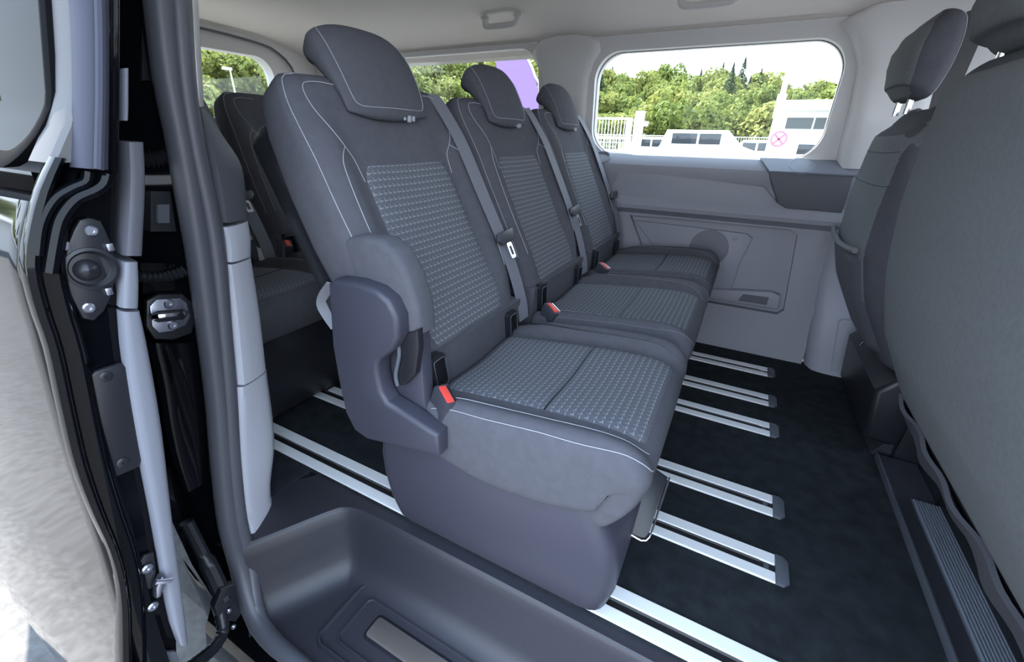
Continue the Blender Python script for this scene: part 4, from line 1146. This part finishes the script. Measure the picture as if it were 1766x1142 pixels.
for th in (91, 92.5, 95, 97.5, 99, 101.5, 103, 105.5, 107, 109.5, 111):
    R = R1+random.uniform(-4, 3); t_ = math.radians(th+random.uniform(-.4, .4))
    tree(R*math.cos(t_), R*math.sin(t_), hill_z(min(R, R1), th)-2.6, random.uniform(.75, 1.0), 1, 'dark conifer standing out on the tree line of the hill', 'conifers on the tree line')
for th, f in ((94, .45), (93, .7), (108, .5)):
    R = R0+(R1-R0)*f; t_ = math.radians(th); tree(R*math.cos(t_), R*math.sin(t_), hill_z(R, th), .95, 1, 'dark conifer among the leafy trees half way up the hill', 'conifers within the wood')

M_WHITE = mat('white_paint', (235, 235, 232), .5)
M_WGREY = mat('pale_galvanised', (205, 208, 210), .5)
def dirpt(px, py, R):
    d = RW @ np.array([px-883., py-571., F_PX]); return CAM + d/math.hypot(d[0], d[1])*R
# mesh fence along the yard, posts and panels of bars
fx = empty('yard_fence', (0, 46, GZ)); tag(fx, 'white steel bar fence at the far edge of the yard', 'fence')
fm = MB()
for i in range(170): fm.box((-22+i*.2, 46, GZ), (-22+i*.2+.03, 46.03, GZ+1.75))
fm.make('fence_bars', M_WHITE, fx, False)['kind'] = 'stuff'
for z in (GZ+.15, GZ+1.0, GZ+1.7): MB().box((-22, 45.97, z), (12, 46.06, z+.07)).make('fence_rail', M_WHITE, fx, False)
for i in range(15): MB().box((-22+i*2.4, 45.93, GZ), (-22+i*2.4+.1, 46.05, GZ+1.9), .01).make('fence_post', M_WHITE, fx, False)
set_org((0, 0, 0))
# sliding gate with a thick post
ga = dirpt(1036, 202, 28); gb = dirpt(1092, 202, 28); gp_ = dirpt(1105, 192, 27.5)
gt = empty('yard_gate', (ga[0], ga[1], GZ)); tag(gt, 'white barred yard gate beside a thick gatepost', 'gate')
L_ = np.linalg.norm((gb-ga)[:2]); u = (gb-ga)/L_; u[2] = 0
def gbox(o0, o1, z0, z1, t, name, par=None):
    a = ga+u*o0; c = ga+u*o1; n_ = np.array([-u[1], u[0], 0])*t/2
    MB().prism([np.array([*(a-n_)[:2], z0]), np.array([*(c-n_)[:2], z0]), np.array([*(c+n_)[:2], z0]), np.array([*(a+n_)[:2], z0])], (0, 0, z1-z0)).make(name, M_WHITE, gt, False)
gz1 = ga[2]
gbox(-2.5, L_, gz1-.12, gz1, .1, 'gate_rail'); gbox(-2.5, L_, gz1-1.15, gz1-1.0, .1, 'gate_rail'); gbox(-2.5, L_, GZ+.1, GZ+.35, .1, 'gate_rail')
gbox(L_-.35, L_, GZ+.1, gz1, .1, 'gate_stile')
for i in range(26): gbox(-2.4+i*.18, -2.4+i*.18+.045, GZ+.1, gz1, .04, 'gate_bar')
set_org((0, 0, 0))
po = MB().box((gp_[0]-.22, gp_[1]-.22, GZ), (gp_[0]+.22, gp_[1]+.22, gp_[2]), .02).box((gp_[0]+.2, gp_[1]-.1, gp_[2]-.75), (gp_[0]+.5, gp_[1]+.1, gp_[2]-.5), .02).make('gate_post', M_WHITE); tag(po, 'thick white gatepost with a side lug next to the barred gate', 'post')
# tall mast with a box
q = dirpt(1330, 240, 22)
ms = empty('lamp_mast', (q[0], q[1], GZ)); tag(ms, 'slim white mast with a junction box in front of the building', 'mast')
MB().tube([(q[0], q[1], GZ), (q[0], q[1], GZ+4.0), (q[0], q[1], GZ+8)], [.13, .09, .03], 12).make('pole', M_WHITE, ms)
z_ = dirpt(1334, 180, 22)[2]
MB().box((q[0]-.16, q[1]-.14, z_-.35), (q[0]+.16, q[1]+.14, z_+.35), .02).make('junction_box', M_WHITE, ms)
set_org((0, 0, 0))
# building with a dark window band
b0 = dirpt(1336, 240, 34); 
bd = empty('office_building', (b0[0], b0[1], GZ)); tag(bd, 'low white building with a dark window band at the right', 'building')
zt = dirpt(1345, 192, 34)[2]
xa, ya_ = b0[0], b0[1]
MB().box((xa, ya_, GZ), (xa+14, ya_+10, zt)).make('wall', M_WHITE, bd, False)
MB().box((xa-.3, ya_-1.0, zt), (xa+14.3, ya_+10.3, zt+.55)).make('roof_fascia', M_WHITE, bd, False)
zb0 = dirpt(1350, 222, 34)[2]; zb1 = dirpt(1350, 203, 34)[2]
for i in range(7):
    MB().box((xa+.4+i*1.5, ya_-.04, zb0), (xa+1.8+i*1.5, ya_+.05, zb1)).make('window', mat('dark_office_glass', (60, 70, 75), .1), bd, False)
set_org((0, 0, 0))
# round no stopping sign, overexposure painted in as paled red and blue
sg = dirpt(1343, 240, 20)
sr_ = empty('round_sign', (sg[0], sg[1], GZ)); tag(sr_, 'round red and blue no stopping sign on a post', 'sign')
MB().cyl((sg[0], sg[1]+.03, GZ), (0, 0, 1), .03, sg[2]-GZ+.2, 10).make('post', M_WHITE, sr_)
MB().cyl((sg[0], sg[1], sg[2]), (0, -1, 0), .28, .02, 32).make('disc', mat('overexposed_sign_red', (224, 120, 140), .4), sr_)
MB().cyl((sg[0], sg[1]-.02, sg[2]), (0, -1, 0), .22, .006, 32).make('field', mat('overexposed_sign_blue', (180, 165, 225), .4), sr_)
for s in (-1, 1):
    MB().box((sg[0]-.22, sg[1]-.034, sg[2]-.028), (sg[0]+.22, sg[1]-.026, sg[2]+.028), rot=Matrix.Rotation(s*PI/4, 3, 'Y').to_quaternion()).make('cross_bar', mat('overexposed_sign_red', (224, 120, 140), .4), sr_, False)
set_org((0, 0, 0))
# parked white vehicles
def vehicle(px, R, L_, H_, rotz, label, van):
    c = dirpt(px, 255, R)
    r = empty('parked_van' if van else 'parked_car', (c[0], c[1], GZ)); tag(r, label, 'vehicle', 'white vehicles parked in the yard')
    set_org((0, 0, 0))
    prof = [(-.5, .14), (-.5, .5), (-.47, .62), (-.42, 1.0), (.16, 1.0), (.30, .64), (.46, .5), (.5, .36), (.5, .14)] if van else [(-.5, .2), (-.49, .55), (-.40, .62), (-.28, 1.0), (.08, 1.0), (.24, .62), (.46, .52), (.5, .34), (.5, .2)]
    MB().prism([(a*L_, -.9, h*H_) for a, h in prof], (0, 1.8, 0), .08, 2).make('body', M_WHITE, r)
    gl_ = mat('dark_car_glass', (52, 58, 64), .1)
    for a0, a1 in (((-.36, -.12), (-.10, .10)) if van else ((-.27, -.09), (-.07, .08))):
        MB().box((a0*L_, -.915, .66*H_), (a1*L_, .915, .92*H_), .02).make('side_window', gl_, r)
    for a in (-.32, .31):
        for s in (-1, 1):
            w = MB().lathe((a*L_, s*.93, .32), (0, -s, 0), [(.32, 0), (.33, .03), (.33, .2), (.2, .2)], 20).make('wheel', M_RUBBER, r)
            MB().lathe((a*L_, s*.935, .32), (0, s, 0), [(.2, 0), (.19, .015), (.05, .02)], 16).make('wheel_rim', M_WGREY, w)
    r.rotation_euler.z = rotz
vehicle(1135, 30, 4.6, 1.55, .1, 'small white parked car close to the gate post', False)
vehicle(1222, 26, 5.0, 1.9, .06, 'white parked van in the middle of the large window', True)
vehicle(1300, 28, 4.4, 1.5, 2.9, 'white parked car just left of the mast', False)
vehicle(1405, 24, 4.3, 1.5, .4, 'white parked car at the right end of the large window', False)
# purple banner flag
bf = [(855, 94), (905, 92), (916, 112), (924, 140), (929, 170), (929, 250), (862, 250)]
r = empty('banner_flag', tuple(dirpt(890, 300, 13)*np.array([1, 1, 0])+np.array([0, 0, GZ]))); tag(r, 'tall pale purple feather banner outside the rear side window', 'flag')
fp = [dirpt(a, c, 13) for a, c in bf]
bn = np.array([0, .03, 0])
MB().prism(fp, bn).make('cloth', mat('lilac_cloth', (142, 112, 170), .8), r)
MB().tube(cr([dirpt(a, c, 13) for a, c in ((900, 88), (914, 108), (925, 140), (931, 175), (931, 420))], 24), .03, 8).make('pole', M_WHITE, r)
set_org((0, 0, 0))
# street lamp behind the tailgate
sl = dirpt(396, 118, 40)
r = empty('street_lamp', (sl[0], sl[1], GZ)); tag(r, 'white street lamp seen through the tailgate window', 'lamp post')
MB().tube([(sl[0], sl[1], GZ), (sl[0], sl[1], sl[2]-.1)], [.07, .045], 10).make('pole', M_WHITE, r)
MB().box((sl[0]-.1, sl[1]-.5, sl[2]-.12), (sl[0]+.1, sl[1]+.12, sl[2]+.05), .03).make('lamp_head', M_WHITE, r)
set_org((0, 0, 0))
# white hall on the other side of the yard, mirrored in the door glass
hb = empty('white_hall', (-46, -14, GZ)); tag(hb, 'long white hall with a grey base mirrored in the sliding door', 'building')
MB().box((-58, -30, GZ), (-46, -2.5, 5.6)).make('wall', M_WHITE, hb, False)
MB().prism([(-58.5, -30.5, 5.6), (-45.5, -30.5, 5.6), (-52, -30.5, 6.8)], (0, 28.5, 0)).make('roof', M_WGREY, hb, False)
MB().box((-46.1, -30.1, GZ), (-45.9, -2.4, .5)).make('plinth', mat('grey_plinth', (110, 112, 116), .8), hb, False)
set_org((0, 0, 0))
